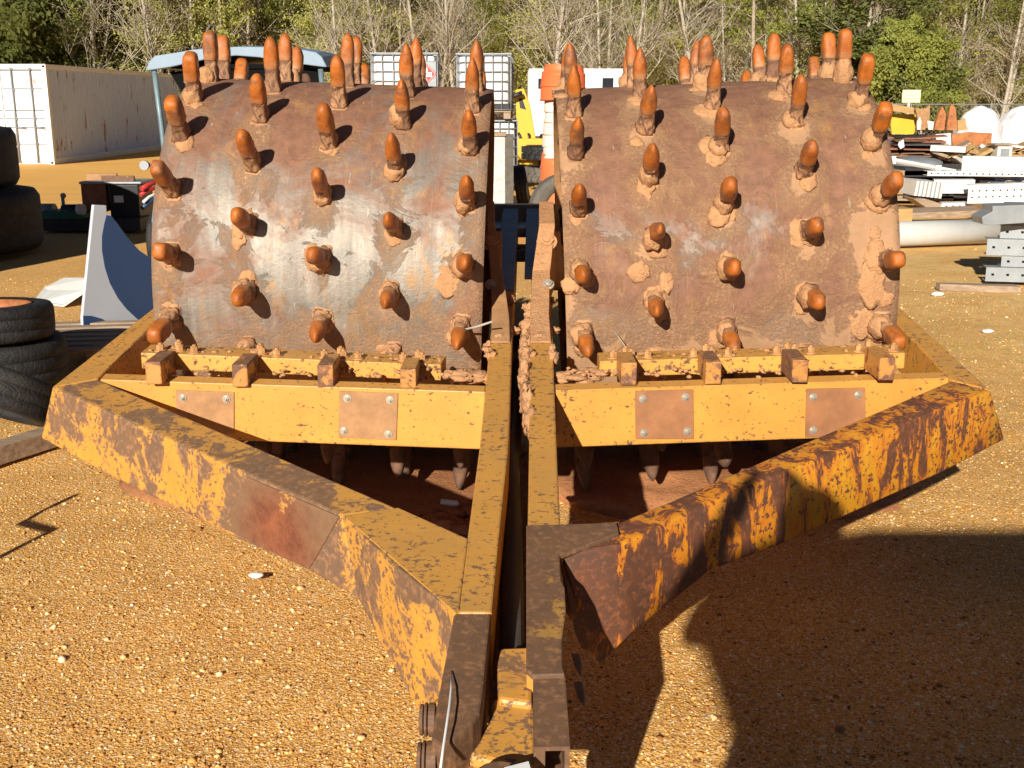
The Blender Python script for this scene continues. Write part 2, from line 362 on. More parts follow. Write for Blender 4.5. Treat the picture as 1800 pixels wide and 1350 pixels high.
# ================================================================= ground
def ground():
    def axis(lims):
        out = []
        for a, b, st in lims:
            n = max(1, int(round((b - a) / st))); out += [a + (b - a) * i / n for i in range(n)]
        return out + [lims[-1][1]]
    xs = axis([(-300, -60, 30), (-60, -14, 4), (-14, -5, .6), (-5, 5, .06), (5, 14, .6), (14, 60, 4), (60, 300, 30)])
    ys = axis([(-60, -6, 6), (-6, 1.6, .5), (1.6, 8, .05), (8, 20, .35), (20, 60, 2), (60, 400, 20)])
    nx, ny = len(xs), len(ys); v = []
    for y in ys:
        for x in xs:
            z = 0.
            if abs(x) < 15 and -6 < y < 22:
                w = min(1, (15 - abs(x)) / 4, (22 - y) / 5)
                z = w * (.022 * mn.noise(Vector((x * .8, y * .8, 1))) + .008 * mn.noise(Vector((x * 3.1, y * 3.1, 4))) + .004 * mn.noise(Vector((x * 9, y * 9, 2)))) - .012 * w
            v.append((x, y, z))
    f = [(j * nx + i, j * nx + i + 1, (j + 1) * nx + i + 1, (j + 1) * nx + i) for j in range(ny - 1) for i in range(nx - 1)]
    mb = MB(); mb.add(v, f, 0, True)
    k = Mt('orange_gravel_yard', .95, 0, .15)
    big = k.noise(.35, 5, .6); mid = k.noise(2.2, 6, .65); dust = k.noise(.9, 5, .6)
    pv = k.vor(190, out='Color'); pvs = k.sep(pv)
    pv2 = k.sep(k.vor(90, out='Color'))
    base = k.mix(k.ramp(mid, [(.3, 0), (.7, 1)]), (.70, .36, .09), (.84, .475, .14))
    pk = k.ramp(k.noise(.7, 6, .65, k.map(loc=(3, 1, 0))), [(.5, 0), (.68, .7)]); base = k.mix(pk, base, (.80, .43, .13)); base = k.mix(k.ramp(k.noise(1.1, 7, .7, k.map(loc=(9, 4, 0))), [(.30, .6), (.42, 0)]), base, (.54, .25, .065))
    c = k.mix(k.ramp(pvs[0], [(.0, 0), (1, 1)]), (.42, .165, .025), (.90, .54, .16))
    c = k.mix(.36, base, c)
    c = k.mix(k.ramp(pvs[1], [(.90, 0), (.92, 1)]), c, (.90, .72, .46))
    c = k.mix(k.ramp(pvs[2], [(.88, 0), (.91, .8)]), c, (.24, .10, .035))
    c = k.mix(k.ramp(pv2[1], [(.95, 0), (.97, .6)]), c, (.88, .68, .40))
    y = k.sep()[1]
    far = k.ramp(k.math('MULTIPLY', y, .03), [(.3, 0), (.75, 1)])
    fc = k.mix(k.ramp(k.noise(1.2, 6, .65, k.map((.35, 2.2, 1))), [(.3, 0), (.7, 1)]), (.80, .41, .10), (.92, .53, .15))
    c = k.mix(far, c, fc)
    x = k.sep()[0]
    straw = k.math('MULTIPLY', k.ramp(k.math('MULTIPLY', x, .1), [(.26, 0), (.42, 1)]), k.ramp(mid, [(.35, .1), (.6, .6)]))
    c = k.mix(straw, c, (.84, .58, .24))
    gp = k.math('MULTIPLY', k.ramp(k.math('MULTIPLY', x, .1), [(.20, 0), (.34, 1)]), k.ramp(k.noise(5.5, 7, .75, k.map(loc=(2, 7, 0))), [(.55, 0), (.68, .55)])); c = k.mix(gp, c, (.30, .27, .07))
    gq = k.math('MULTIPLY', k.ramp(k.math('MULTIPLY', x, .1), [(.20, 0), (.34, 1)]), k.ramp(k.noise(1, 7, .75, k.map((5, 14, 5), loc=(4, 1, 0))), [(.56, 0), (.66, .6)])); c = k.mix(gq, c, (.40, .20, .07))
    k.color(c)
    h = k.math('ADD', k.math('MULTIPLY', k.math('SUBTRACT', 1., k.vor(150)), 1.), k.math('MULTIPLY', k.noise(220, 4, .7), .6))
    h = k.math('ADD', h, k.math('MULTIPLY', k.math('SUBTRACT', 1., k.vor(70)), 1.0))
    k.bump(h, .5, .006)
    o = build('ground', mb, k.m); o['kind'] = 'structure'; return o
ground()

def scatter(name, mat, pts, sizes, seed, kind_label, flat=.6, cat=None):
    """many small stones in one mesh, made with numpy"""
    rg = np.random.default_rng(seed); V, F = ICO[1]
    V = np.array([tuple(v) for v in V]); F = np.array(F); n = len(pts)
    d = 1 + rg.uniform(-.28, .28, (n, len(V), 1))
    A = V[None] * d * sizes[:, None, None] * rg.uniform(.7, 1.3, (n, 1, 3)); A[:, :, 2] *= flat
    th = rg.uniform(0, 6.28, n); c, s = np.cos(th)[:, None], np.sin(th)[:, None]
    X = A[:, :, 0] * c - A[:, :, 1] * s; Y = A[:, :, 0] * s + A[:, :, 1] * c
    A = np.stack([X, Y, A[:, :, 2]], 2) + pts[:, None, :]
    vv = A.reshape(-1, 3); ff = (F[None] + (np.arange(n) * len(V))[:, None, None]).reshape(-1, 3)
    me = bpy.data.meshes.new(name); me.vertices.add(len(vv)); me.vertices.foreach_set('co', vv.ravel())
    me.loops.add(ff.size); me.loops.foreach_set('vertex_index', ff.ravel().astype(np.int32))
    me.polygons.add(len(ff)); me.polygons.foreach_set('loop_start', np.arange(0, ff.size, 3, dtype=np.int32))
    me.polygons.foreach_set('loop_total', np.full(len(ff), 3, dtype=np.int32)); me.update(calc_edges=True)
    me.materials.append(mat); o = bpy.data.objects.new(name, me); COL.objects.link(o)
    tag(o, kind_label, cat or name, kind='stuff'); return o
def gz(x, y):
    w = max(0, min(1, (15 - abs(x)) / 4, (22 - y) / 5))
    return w * (.022 * mn.noise(Vector((x * .8, y * .8, 1))) + .008 * mn.noise(Vector((x * 3.1, y * 3.1, 4))) + .004 * mn.noise(Vector((x * 9, y * 9, 2)))) - .012 * w
def gravel():
    rg = np.random.default_rng(3); n = 70000
    y = 1.9 + 9 * rg.uniform(0, 1, n) ** 1.8; x = rg.uniform(-1, 1, n) * (y * .52 + .3)
    z = np.array([gz(a, b) for a, b in zip(x, y)]); sz = rg.lognormal(math.log(.0034), .40, n)
    k = Mt('gravel_stones', .85, 0, .3); g = k.n('ShaderNodeNewGeometry')
    k.color(k.ramp(g.outputs['Random Per Island'], [(0, (.20, .07, .02)), (.25, (.54, .25, .06)), (.65, (.74, .42, .12)), (.9, (.86, .60, .28)), (1, (.90, .80, .60))]))
    k.bump(k.noise(300, 2, .5), .3, .001)
    scatter('gravel', k.m, np.stack([x, y, z], 1), np.minimum(sz, .010), 5, 'loose orange and white pebbles over the yard', .7)
gravel()
def pebbles():
    rg = np.random.default_rng(12); n = 600; y = 2. + 12 * rg.uniform(0, 1, n) ** 1.4; x = rg.uniform(-1, 1, n) * (y * .5 + .4)
    z = np.array([gz(a, b) for a, b in zip(x, y)]) + .002; k = Mt('larger_pebbles', .85); g = k.n('ShaderNodeNewGeometry')
    k.color(k.ramp(g.outputs['Random Per Island'], [(0, (.20, .08, .03)), (.5, (.62, .32, .09)), (.85, (.80, .54, .25)), (1, (.88, .82, .66))])); k.bump(k.noise(120, 3, .6), .4, .002)
    scatter('larger_pebbles', k.m, np.stack([x, y, z], 1), np.minimum(rg.lognormal(math.log(.0075), .35, n), .018), 15, 'sparse larger pebbles among the fine gravel', .6)
    v = []; f = []; rnd = random.Random(4)
    for i in range(420):
        y_ = 2 + 11 * rnd.random() ** 1.3; x_ = rnd.uniform(-1, 1) * (y_ * .5 + .3); a = rnd.uniform(0, 6.28); L = rnd.uniform(.01, .045); w = rnd.uniform(.0008, .002); z_ = gz(x_, y_) + .005; o = len(v); dx, dy = math.cos(a), math.sin(a)
        v += [(x_ - dy * w, y_ + dx * w, z_), (x_ + dy * w, y_ - dx * w, z_), (x_ + dx * L, y_ + dy * L, z_ + .004)]; f.append((o, o + 1, o + 2))
    m_ = MB(); m_.add(v, f); tag(build('straw_litter', m_, 'bark2'), 'thin straw and twig litter strewn on the gravel', 'litter', kind='stuff')
pebbles()

# ================================================================= the roller
B0 = Vector((.02, 4.99, 0))
roller = thing('sheepsfoot_roller', 'yellow tandem sheepsfoot roller with two rusty spiked drums caked in clay', 'roller', B0)
DR = .76
SPIKE = R(18)
DR_PAR = {
 'L': dict(c=(-.835, 4.989, CH - .682), yaw=R(-.35), roll=R(-2.01), ph=R(62.75), sp=R(18), xs=[-.439, -.155, .128, .389, .657], x0=-.512, x1=.730, ins=1),
 'R': dict(c=(.916, 4.984, CH - .682), yaw=R(-.82), roll=R(2.38), ph=R(60.68), sp=R(18), xs=[-.641, -.366, -.094, .204, .481], x0=-.705, x1=.545, ins=-1)}

def foot_mesh(kind, seed):
    rnd = random.Random(seed); mb = MB()
    def sec(z, rx, ry, e, ox=0, oy=0, n=28, amp=.0):
        out = []
        for i in range(n):
            a = 2 * math.pi * i / n; c, s_ = math.cos(a), math.sin(a)
            x = math.copysign(abs(c) ** (2 / e), c) * rx; y = math.copysign(abs(s_) ** (2 / e), s_) * ry
            q_ = Vector((x * 42, y * 42, z * 34 + seed * 7)); j = 1 + .09 * mn.noise(q_) + (amp * mn.noise(q_ * 1.7) + amp * .6 * mn.noise(q_ * 3.9))
            out.append(Vector((x * j + ox, y * j + oy, z)))
        return out
    mb.loft([sec(-.02, .041, .056, 5, amp=.12), sec(.002, .041, .056, 5, amp=.12), sec(.006, .037, .050, 4.5, amp=.12)], 1)
    mb.loft([sec(.006 + .104 * q / 9, .029 + .009 * (1 - q / 9) ** 3, .034 + .012 * (1 - q / 9) ** 3, 3.2, amp=.2) for q in range(10)], 1)
    t = {'blunt': [(.100, .0290, .034, 3.2), (.106, .0325, .0375, 3.4), (.135, .0330, .0380, 3.6), (.165, .0325, .0375, 3.6), (.195, .0310, .036, 3.6), (.211, .0285, .033, 3.4), (.221, .023, .027, 3.2), (.226, .014, .017, 3), (.227, .005, .006, 2)],
         'round': [(.100, .0285, .034, 3), (.106, .0320, .0370, 3.1), (.135, .0325, .0375, 3.1), (.165, .0315, .0370, 3.0), (.190, .0285, .035, 2.8), (.208, .0235, .031, 2.6), (.220, .016, .024, 2.5), (.227, .009, .013, 2.2), (.229, .002, .004, 2)],
         'point': [(.098, .0280, .034, 2.8), (.104, .0315, .0365, 2.9), (.130, .0320, .0370, 2.8), (.160, .0300, .036, 2.6), (.185, .0255, .033, 2.4), (.207, .018, .028, 2.3), (.222, .011, .021, 2.2), (.231, .005, .011, 2), (.233, .002, .003, 2)]}[kind]
    zi = [t[0][0] + (t[-1][0] - t[0][0]) * q / 20 for q in range(20)]; tt = []
    for i in range(len(t) - 1):
        for f in ((0, .5) if i in (1, 2, 3) else (0,)): tt.append(tuple(t[i][k] + (t[i + 1][k] - t[i][k]) * f for k in range(4)))
    t = tt + [t[-1]]
    dx, dy = rnd.uniform(-.004, .004), rnd.uniform(-.005, .005); kz = rnd.uniform(.96, 1.05)
    secs = []
    for z, rx, ry, e in t:
        q = max(0, (z - .12) / .11); secs.append(sec(.115 + (z - .115) * kz, rx, ry, e, dx * q, dy * q, amp=.03))
    mb.loft(secs, 0); me_o = build('foot', mb, ['cap', 'shank'], None, 0, True)
    me = me_o.data; bpy.data.objects.remove(me_o); return me
k_ = Mt('shaded_muddy_foot', .9); k_.color(k_.mix(k_.ramp(k_.noise(20, 5, .7), [(.35, 0), (.65, 1)]), (.07, .035, .02), (.17, .085, .045))); MC['foot_mud_shade'] = k_.m  # dark brown holds the shade under the drums as well as mud
FEET = {k: [foot_mesh(k, i + 10 * j) for i in range(3)] for j, k in enumerate(('blunt', 'round', 'point'))}

def drum(key, label):
    p = DR_PAR[key]; rnd = random.Random(5 if key == 'L' else 9)
    ax = Vector((math.cos(p['roll']) * math.cos(p['yaw']), math.cos(p['roll']) * math.sin(p['yaw']), math.sin(p['roll'])))
    fw = Vector((-math.sin(p['yaw']), math.cos(p['yaw']), 0)); up = ax.cross(fw)
    M = Matrix((ax, fw, up)).transposed()
    mb = MB(); x0, x1 = p['x0'], p['x1']; seg = 128
    RX = Matrix.Rotation(R(90), 4, 'Y')    # lathe z -> x
    prof = []
    nx = 40
    outer = [(DR - .003 * (i in (0, nx)), x0 + (x1 - x0) * i / nx) for i in range(nx + 1)]
    mb.lathe(outer, seg, RX)
    mb.lathe([(DR - .003, x0), (DR - .018, x0), (DR - .018, x0 + .035), (.12, x0 + .035)], seg, RX, 1, False)
    mb.lathe([(DR - .003, x1), (DR - .018, x1), (DR - .018, x1 - .035), (.12, x1 - .035)], seg, RX, 1, False)
    mb.lathe([(0.0, x0 - .035), (.10, x0 - .035), (.10, x0 + .05)], 24, RX, 1, False)
    mb.lathe([(0.0, x1 + .035), (.10, x1 + .035), (.10, x1 - .05)], 24, RX, 1, False)
    me_o = build('drum', mb, ['drumL' if key == 'L' else 'drumR', 'rustplate'], roller, 0, True)
    me_o.matrix_local = Matrix.Translation(Vector(p['c']) - B0) @ M.to_4x4()
    me_o['label'] = label
    hv = MB(); mudw = []
    clay = MB()
    for ci, xx in enumerate(p['xs']):
        for r in range(20):
            row = r - (.5 if ci % 2 else 0)
            if row > 12: row -= 20
            a = p['ph'] - row * p['sp']
            rad = Vector((0, -math.cos(a), math.sin(a))); tg = Vector((0, math.sin(a), math.cos(a)))
            ad = math.degrees(a) % 360
            vis = ad < 125 or ad > 333
            fr = Matrix((Vector((1, 0, 0)), tg * 1, rad)).transposed()
            if fr.determinant() < 0: fr = Matrix((Vector((-1, 0, 0)), tg, rad)).transposed()
            outer_c = (ci == 0 and key == 'L') or (ci == 4 and key == 'R')
            sub = (ci == 1 and key == 'L') or (ci == 3 and key == 'R')
            kd = 'blunt' if outer_c else ('round' if sub or (ci == 2 and rnd.random() < .5) else 'point')
            if outer_c is False and ci == 2 and kd == 'point' and rnd.random() < .3: kd = 'round'
            me = rnd.choice(FEET[kd])
            j = Vector((xx + rnd.uniform(-.006, .006), 0, 0)) + rad * (DR - .004) + tg * rnd.uniform(-.006, .006)
            tl = Matrix.Rotation(R(rnd.uniform(-3, 3)), 3, 'X') @ Matrix.Rotation(R(rnd.uniform(-3, 3)), 3, 'Y') @ Matrix.Rotation(R(rnd.uniform(-5, 5)), 3, 'Z')
            if vis:
                o = bpy.data.objects.new('foot', me); link(o, me_o)
                sc = rnd.uniform(.84, .94); sw = rnd.uniform(.82, .92)
                o.matrix_local = Matrix.Translation(j) @ (fr @ tl).to_4x4() @ Matrix.Diagonal((sw, sw, sc, 1))
            else:
                mm = (Matrix.Translation(j) @ (fr @ tl).to_4x4())
                hv.add([mm @ v.co for v in me.vertices], [tuple(f.vertices) for f in me.polygons], 0, True)
                hv.mi[-len(me.polygons):] = [f.material_index for f in me.polygons]
            if vis: mudw.append((xx, a, rnd.uniform(.3, 1.0) * (1.15 if key == 'R' else .8)))
            # clay around the base
            if ad < 125 or ad > 315:
                inner = (ci >= 3 and key == 'L') or (ci <= 1 and key == 'R')
                am = {'L': .55, 'R': .85}[key] + (.25 if inner and key == 'L' else 0) + (.35 if (ad < 25 or ad > 320) else 0)
                if rnd.random() < am:
                    for q in range(rnd.randint(1, 3)):
                        ox = rnd.uniform(-.04, .02); ot = rnd.uniform(-.055, .03)
                        cc = Vector((xx + ox, 0, 0)) + rad * (DR - .004) + tg * ot
                        s1 = rnd.uniform(.022, .042) * (1.15 if key == 'R' else .85)
                        clay.blob(cc, (s1, s1 * rnd.uniform(.9, 1.6), s1 * rnd.uniform(.25, .6)), rnd.random() * 50, .30, 1.9, 3, fr)
                if rnd.random() < am * .6:      # clay climbing the shank
                    hh = rnd.uniform(.03, .075)
                    cc = Vector((xx - .010, 0, 0)) + rad * (DR + hh * .4) + tg * rnd.uniform(-.012, .004)
                    clay.blob(cc, (.038, .045, hh), rnd.random() * 50, .26, 2.0, 3, fr)
    # loose smears: flat lumps low on the shell and along the inner edge
    for i in range(3 if key == 'L' else 9):
        ad = rnd.choice([rnd.uniform(-25, 12), rnd.uniform(-30, 60)]); a = R(ad)
        if key == 'L': xx = rnd.uniform(x0 + .3, x1 - .03) if rnd.random() < .75 else x1 - rnd.uniform(.03, .12)
        else: xx = rnd.choice([x0 + rnd.uniform(.03, .5), x1 - rnd.uniform(.03, .2), rnd.uniform(x0 + .05, x1 - .05)])
        rad = Vector((0, -math.cos(a), math.sin(a))); tg = Vector((0, math.sin(a), math.cos(a)))
        fr = Matrix((Vector((-1, 0, 0)), tg, rad)).transposed(); s1 = rnd.uniform(.02, .055) * (1.0 if ad < 15 else .6)
        clay.blob(Vector((xx, 0, 0)) + rad * (DR - .003), (s1, s1 * rnd.uniform(.8, 1.9), rnd.uniform(.004, .012)), rnd.random() * 90, .40, 1.8, 3, fr)
    me = me_o.data; co_ = np.zeros(len(me.vertices) * 3); me.vertices.foreach_get('co', co_); co_ = co_.reshape(-1, 3)
    an = np.arctan2(co_[:, 2], -co_[:, 1]); w_ = np.zeros(len(an))
    for fx, fa, fw_ in mudw:
        da = (an - fa + np.pi) % (2 * np.pi) - np.pi; dt = da * DR; dxx = co_[:, 0] - fx + .01
        w_ = np.maximum(w_, fw_ * np.exp(-(dxx / .075) ** 2 - ((dt + .035) / np.where(dt < -.03, .12, .07)) ** 2))
    ie = (x1 - co_[:, 0]) if key == 'L' else (co_[:, 0] - x0)
    w_ = np.maximum(w_, np.clip(.75 - ie / .16, 0, 1) * (.7 if key == 'L' else .9) * (an < R(75))); w_ = np.maximum(w_, np.clip((R(2) - an) / R(25), 0, 1) * (.62 if key == 'L' else .95))
    if key == 'R': w_ = np.maximum(w_, np.exp(-((co_[:, 0] - x1 + .08) / .13) ** 2 - ((an - R(12)) / R(13)) ** 2) * 1.3)
    at_ = me.attributes.new('mud', 'FLOAT', 'POINT'); at_.data.foreach_set('value', w_.astype(np.float32))
    o = build('caked_clay', clay, 'clay', me_o, 0, True); o['kind'] = 'stuff'
    o['label'] = 'lumps of dried orange clay stuck round the feet'
    if hv.v:
        o = build('foot', hv, ['foot_mud_shade', 'foot_mud_shade'], me_o, 0, True); o['kind'] = 'stuff'
    return me_o, M
drumL, ML = drum('L', 'worn grey-brown spiked drum beside the blue and white panel')
drumR, MRr = drum('R', 'reddish clay-smeared spiked drum beside the scrap pile')

def drop(p, h): return Vector((p.x, p.y, p.z - h))
def rpart(name, mb, mat, bevel=.003, label=None, parent=None):
    o = build(name, mb, mat, roller, bevel)
    if label: o['label'] = label
    return o
RH = .165
# side rails + diagonals, left
LA, LB, LC = onF(91, 680), onF(602, 907), onF(800, 1078)
LiA, LiB = onF(172, 666), onF(823, 948)
sL0 = onF(275, 537); sLi0 = onF(275, 566)
dirL = (sL0 - LA).normalized(); dLi = (sLi0 - LiA).normalized()
def ext(p, d, Y): return p + d * ((Y - p.y) / d.y)
REAR = 6.25
def striped(mb, top_o, top_i, bots, mi=0):
    """rail from lists of outer/inner top points and outer bottom points"""
    n = len(top_o); ring = []
    for k in range(n):
        ib = drop(top_i[k], RH); ring.append([top_o[k], bots[k], ib, top_i[k]])
    mb.loft(ring, mi, False)
mb = MB()
# rail cross sections along the diagonal, dense for rounding
def lerp(a, b, t): return a + (b - a) * t
n = 14; tops = []; ins = []; bots = []
bpx = [(71, 771), (198, 840), (416, 947), (544, 1004), (629, 1053)]
for k in range(n + 1):
    t = k / n; a = lerp(LA, LB, t); b = lerp(LiA, onF(700, 893), t)
    q = t * (len(bpx) - 1); i = min(int(q), len(bpx) - 2); f = q - i
    bp = onV(bpx[i][0] + (bpx[i + 1][0] - bpx[i][0]) * f, bpx[i][1] + (bpx[i + 1][1] - bpx[i][1]) * f, LA, LB)
    tops.append(a); ins.append(b); bots.append(bp)
tops = [ext(LA, dirL, LA.y + .0001)] + tops[1:]
striped(mb, tops, ins, bots)
rail = rpart('front_rail', mb, 'yRail', .008, 'peeling yellow front rail with a bare red-brown patch, next to the tyres')
# worn bare patch welded plate on the left rail
q = [(436, 838), (598, 908), (545, 1000), (392, 927)]
nV = Vector((-(LB.y - LA.y), LB.x - LA.x, 0)).normalized()
if nV.y > 0: nV = -nV
pts = [onV(x, y, LA, LB) + nV * .005 for x, y in q]; back = [v - nV * .012 for v in pts]
rpart('wear_plate', MB().prism(pts, back), 'wear', .003)
# side rail left
mb = MB()
A0, A1 = LA + Vector((0, 0, -.002)), ext(LA, dirL, REAR); I0, I1 = LiA, ext(LiA, dLi, REAR)
A0 = LA; mb.prism([A0, A1, I1, I0], [drop(A0, RH), drop(A1, RH), drop(I1, RH), drop(I0, RH)])
rpart('side_rail', mb, 'yL', .006)
# gusset: from LB to LC, deep bottom, top joins tongue
gb = [onV(x, y, LB, LC) for x, y in ((629, 1053), (650, 1092), (678, 1147), (695, 1176), (716, 1214), (734, 1251))]
gr = onV(770, 1228, LB, LC); top = [LB, lerp(LB, LC, .5), LC]
nG = Vector((-(LC.y - LB.y), LC.x - LB.x, 0)).normalized()
if nG.x > 0: nG = -nG
face = [LB + nG * .001] + [lerp(LB, LC, t) + nG * (.001 + .012 * math.sin(math.pi * t)) for t in (.25, .5, .75)] + [LC + nG * .001, gr] + gb[::-1]
mb = MB(); mb.prism(face, [v - nG * .02 for v in face])
rpart('gusset', mb, 'yRail', .005, 'flared yellow gusset plate beside the gravel')
# top plate filling between rail inner edge, gusset and tongue
tp = [LB, lerp(LB, LC, .5), LC, onF(807, 1073), onF(823, 948), onF(700, 893)]
tp = [v + Vector((0, 0, .002)) for v in tp]
rpart('top_plate', MB().prism(tp, [drop(v, .02) for v in tp]), 'yL', .003)

# inner tongue bars
def bar(px_pairs, h, rear=None):
    o_ = [onF(*a) for a, b in px_pairs]; i_ = [onF(*b) for a, b in px_pairs]
    if rear:
        d = (o_[0] - o_[1]).normalized(); o_ = [ext(o_[0], d, rear)] + o_; d = (i_[0] - i_[1 - 0 + 0]) if False else (i_[0] - i_[1]).normalized(); i_ = [ext(i_[0], d, rear)] + i_
    rings = [[a, drop(a, h), drop(b, h), b] for a, b in zip(o_, i_)]
    m_ = MB(); m_.loft(rings, 0, False); return m_
mb = bar([((883, 373), (911, 373)), ((861, 600), (900, 600)), ((843, 787), (894, 787)), ((821, 950), (877, 950)), ((806, 1076), (865, 1076))], RH)
rpart('tongue_bar', mb, 'yL', .005, 'dusty yellow tongue bar running into the brown hitch end')
mb = bar([((935, 366), (957, 366)), ((932, 600), (972, 600)), ((930, 787), (978.5, 787)), ((927.5, 925), (985, 925)), ((925, 1176), (985, 1172))], RH)
rpart('tongue_bar', mb, 'yL', .005, 'dusty yellow tongue bar running under the brown cover plate')
# brown hitch end of the left bar
q = [(798, 1078), (863, 1078), (853, 1178), (849, 1222), (844, 1253), (831, 1271), (800, 1299), (775, 1312), (758, 1299), (768, 1238)]
tp = [onF(x, y, .004) for x, y in q]
rpart('hitch_end', MB().prism(tp, [drop(v, .17) for v in tp]), 'brown', .006)
# brown cover plate, right
q = [(925, 923), (1084, 918), (1088, 936), (984, 976), (986, 1019), (993, 1033), (995, 1075), (988, 1124), (989, 1172), (993, 1184), (936, 1186), (925, 1176)]
tp = [onF(x, y, .014) for x, y in q]
rpart('cover_plate', MB().prism(tp, [drop(v, .013) for v in tp]), 'brown', .003)
# square tube at the front right
a0, b0, a1, b1 = onF(937, 1183, .004), onF(993, 1183, .004), onF(938, 1313, .004), onF(1002, 1312, .004)
mb = MB(); H = .085; tdn = .009
mb.prism([a0, b0, b1, a1], [drop(v, tdn) for v in (a0, b0, b1, a1)])
wv = (b1 - a1).normalized() * .022; wv2 = (b0 - a0).normalized() * .010
mb.prism([drop(v, tdn) for v in (a0, a0 + wv, a1 + wv, a1)], [drop(v, .30) for v in (a0, a0 + wv, a1 + wv, a1)])
mb.prism([drop(v, tdn) for v in (b0 - wv2, b0, b1, b1 - wv2)], [drop(v, .30) for v in (b0 - wv2, b0, b1, b1 - wv2)])
mb.prism([drop(v, .10) for v in (a0 + wv, b0 - wv2, b1 - wv2 + (b1 - b0) * -.25, a1 + wv + (a1 - a0) * -.25)], [drop(v, .11) for v in (a0 + wv, b0 - wv2, b1 - wv2 - (b1 - b0) * .25, a1 + wv - (a1 - a0) * .25)])
rpart('hitch_tube', mb, 'brown', .003)

# right diagonal rail
RA, RB = onF(1742, 686), onF(1089, 958)
RiA, RiB = onF(1672, 668), onF(1089, 917)
bpx = [(1767, 773), (1658, 831), (1489, 907), (1369, 960), (1249, 1004), (1178, 1062), (1120, 1107), (1085, 1142), (1053, 1174)]
tpx = [(1742, 686), (1622, 731), (1467, 796), (1355, 840), (1200, 905), (1140, 936), (1089, 958), (1037, 967), (985, 975)]
ipx = [(1672, 668), (1560, 716), (1400, 784), (1290, 832), (1180, 880), (1130, 900), (1089, 917), (1045, 945), (990, 965)]
mb = MB(); tops = []; ins = []; bots = []; RC = onF(984, 974)
for k in range(len(tpx) * 3 - 2):
    i = min(k // 3, len(tpx) - 2); f = (k - 3 * i) / 3
    g = lambda L_: (L_[i][0] + (L_[i + 1][0] - L_[i][0]) * f, L_[i][1] + (L_[i + 1][1] - L_[i][1]) * f)
    tops.append(onF(*g(tpx))); ins.append(onF(*g(ipx))); bots.append(onV(*g(bpx), RA, RB) if k <= 18 else onV(*g(bpx), RB, RC))
striped(mb, tops, ins, bots); mb.sm = [True] * len(mb.sm)
rpart('front_rail', mb, 'yR', .008, 'streaked and rusting orange-yellow front rail crossed by shadow')
# right side rail
dirR = (onF(1590, 548) - onF(1740, 684)); dirR = dirR.normalized(); dRi = (onF(1578, 570) - RiA).normalized()
sR = RA; A1 = ext(RA, dirR, REAR); I1 = ext(RiA, dRi, REAR)
mb = MB().prism([RA, A1, I1, RiA], [drop(v, RH) for v in (RA, A1, I1, RiA)])
rpart('side_rail', mb, 'yL', .006)
# right gusset
RC = onF(984, 974)
gb = [onV(x, y, RB, RC) for x, y in ((1054, 1172), (1042, 1147), (1022, 1141), (1011, 1113), (1000, 1050))]
nG = Vector((-(RC.y - RB.y), RC.x - RB.x, 0)).normalized()
if nG.y > 0: nG = -nG
face = [RC] + gb; mb = MB()
face = [v - nG * .003 for v in face]
mb.prism(face, [v - nG * .02 for v in face]); rpart('gusset', mb, 'yR', .004, 'torn rust-streaked gusset plate in the shade')
tp = [RC, onF(1089, 958), onF(1089, 917), onF(984, 925)]
tp = [v + Vector((0, 0, .0015)) for v in tp]
rpart('top_plate', MB().prism(tp, [drop(v, .02) for v in tp]), 'yR', .002)
# rear cross members (rear yoke) seen between the drums
mb = MB(); zc = FH(REAR)
xl, xr = A1.x, ext(LA, dirL, REAR).x
mb.box(((xl + xr) / 2, REAR + .05, zc - .085), (abs(xl - xr) + .05, .09, .16))
rpart('rear_rail', mb, 'bluesteel', .004)
mb = MB(); mb.box((.04, REAR - .35, FH(REAR) - .10), (.27, .30, .05)); mb.box((.05, 5.75, FH(5.7) - .12), (.09, .25, .06))
rpart('rear_plate', mb, 'bluesteel', .004)

# front beams
def beam(pxT0, pxT1, pyb, side, ybk):
    a, b = onF(*pxT0), onF(*pxT1)
    bb = onV(*pyb, a, b); h = (b.z if side == 'L' else a.z) - bb.z
    off = Vector((0, ybk, ybk * .15)); T = [a, b, b + off, a + off]
    return a, b, h, MB().prism(T, [drop(v, h) for v in T])
bLa, bLb, bh, mb = beam((176, 667), (853, 689), (840, 790), 'L', .055)
rpart('front_beam', mb, 'yFace', .003, 'clean yellow cross beam in front of the grey-brown drum')
bRa, bRb, bh2, mb = beam((977, 686), (1668, 664), (1020, 786), 'R', .055)
rpart('front_beam', mb, 'yFace', .003, 'clean yellow cross beam in front of the reddish drum')
def hexbolt(mb, c, n_, r=.012, h=.010, wash=True):
    n_ = Vector(n_).normalized(); c = Vector(c)
    if wash: mb.tube([c - n_ * .002, c + n_ * .003], r * 1.45, 16, smooth=False)
    mb.tube([c, c + n_ * h], r, 6, smooth=False)
    mb.tube([c + n_ * h * .9, c + n_ * (h + .006)], r * .5, 8, smooth=False)
def plate(q, a, b, mat, bolts):
    n_ = Vector((-(b.y - a.y), b.x - a.x, 0)).normalized()
    if n_.y > 0: n_ = -n_
    P_ = [onV(x, y, a, b) + n_ * .0055 for x, y in q]
    o = rpart('cover_plate', MB().prism(P_, [v - n_ * .0085 for v in P_]), mat, .001)
    W(o, B0)
    for x, y in bolts:
        m_ = MB(); hexbolt(m_, onV(x, y, a, b) + n_ * .0055, n_, .0095, .008)
        build('bolt', m_, 'zinc', o)
plate([(310, 685), (412, 689), (412, 763), (310, 759)], bLa, bLb, 'rustplate', [(322.5, 698), (399, 700)])
plate([(597, 687), (700, 691), (697, 773), (595, 768)], bLa, bLb, 'rustplate', [(611, 699), (686, 702), (605, 756), (683, 762)])
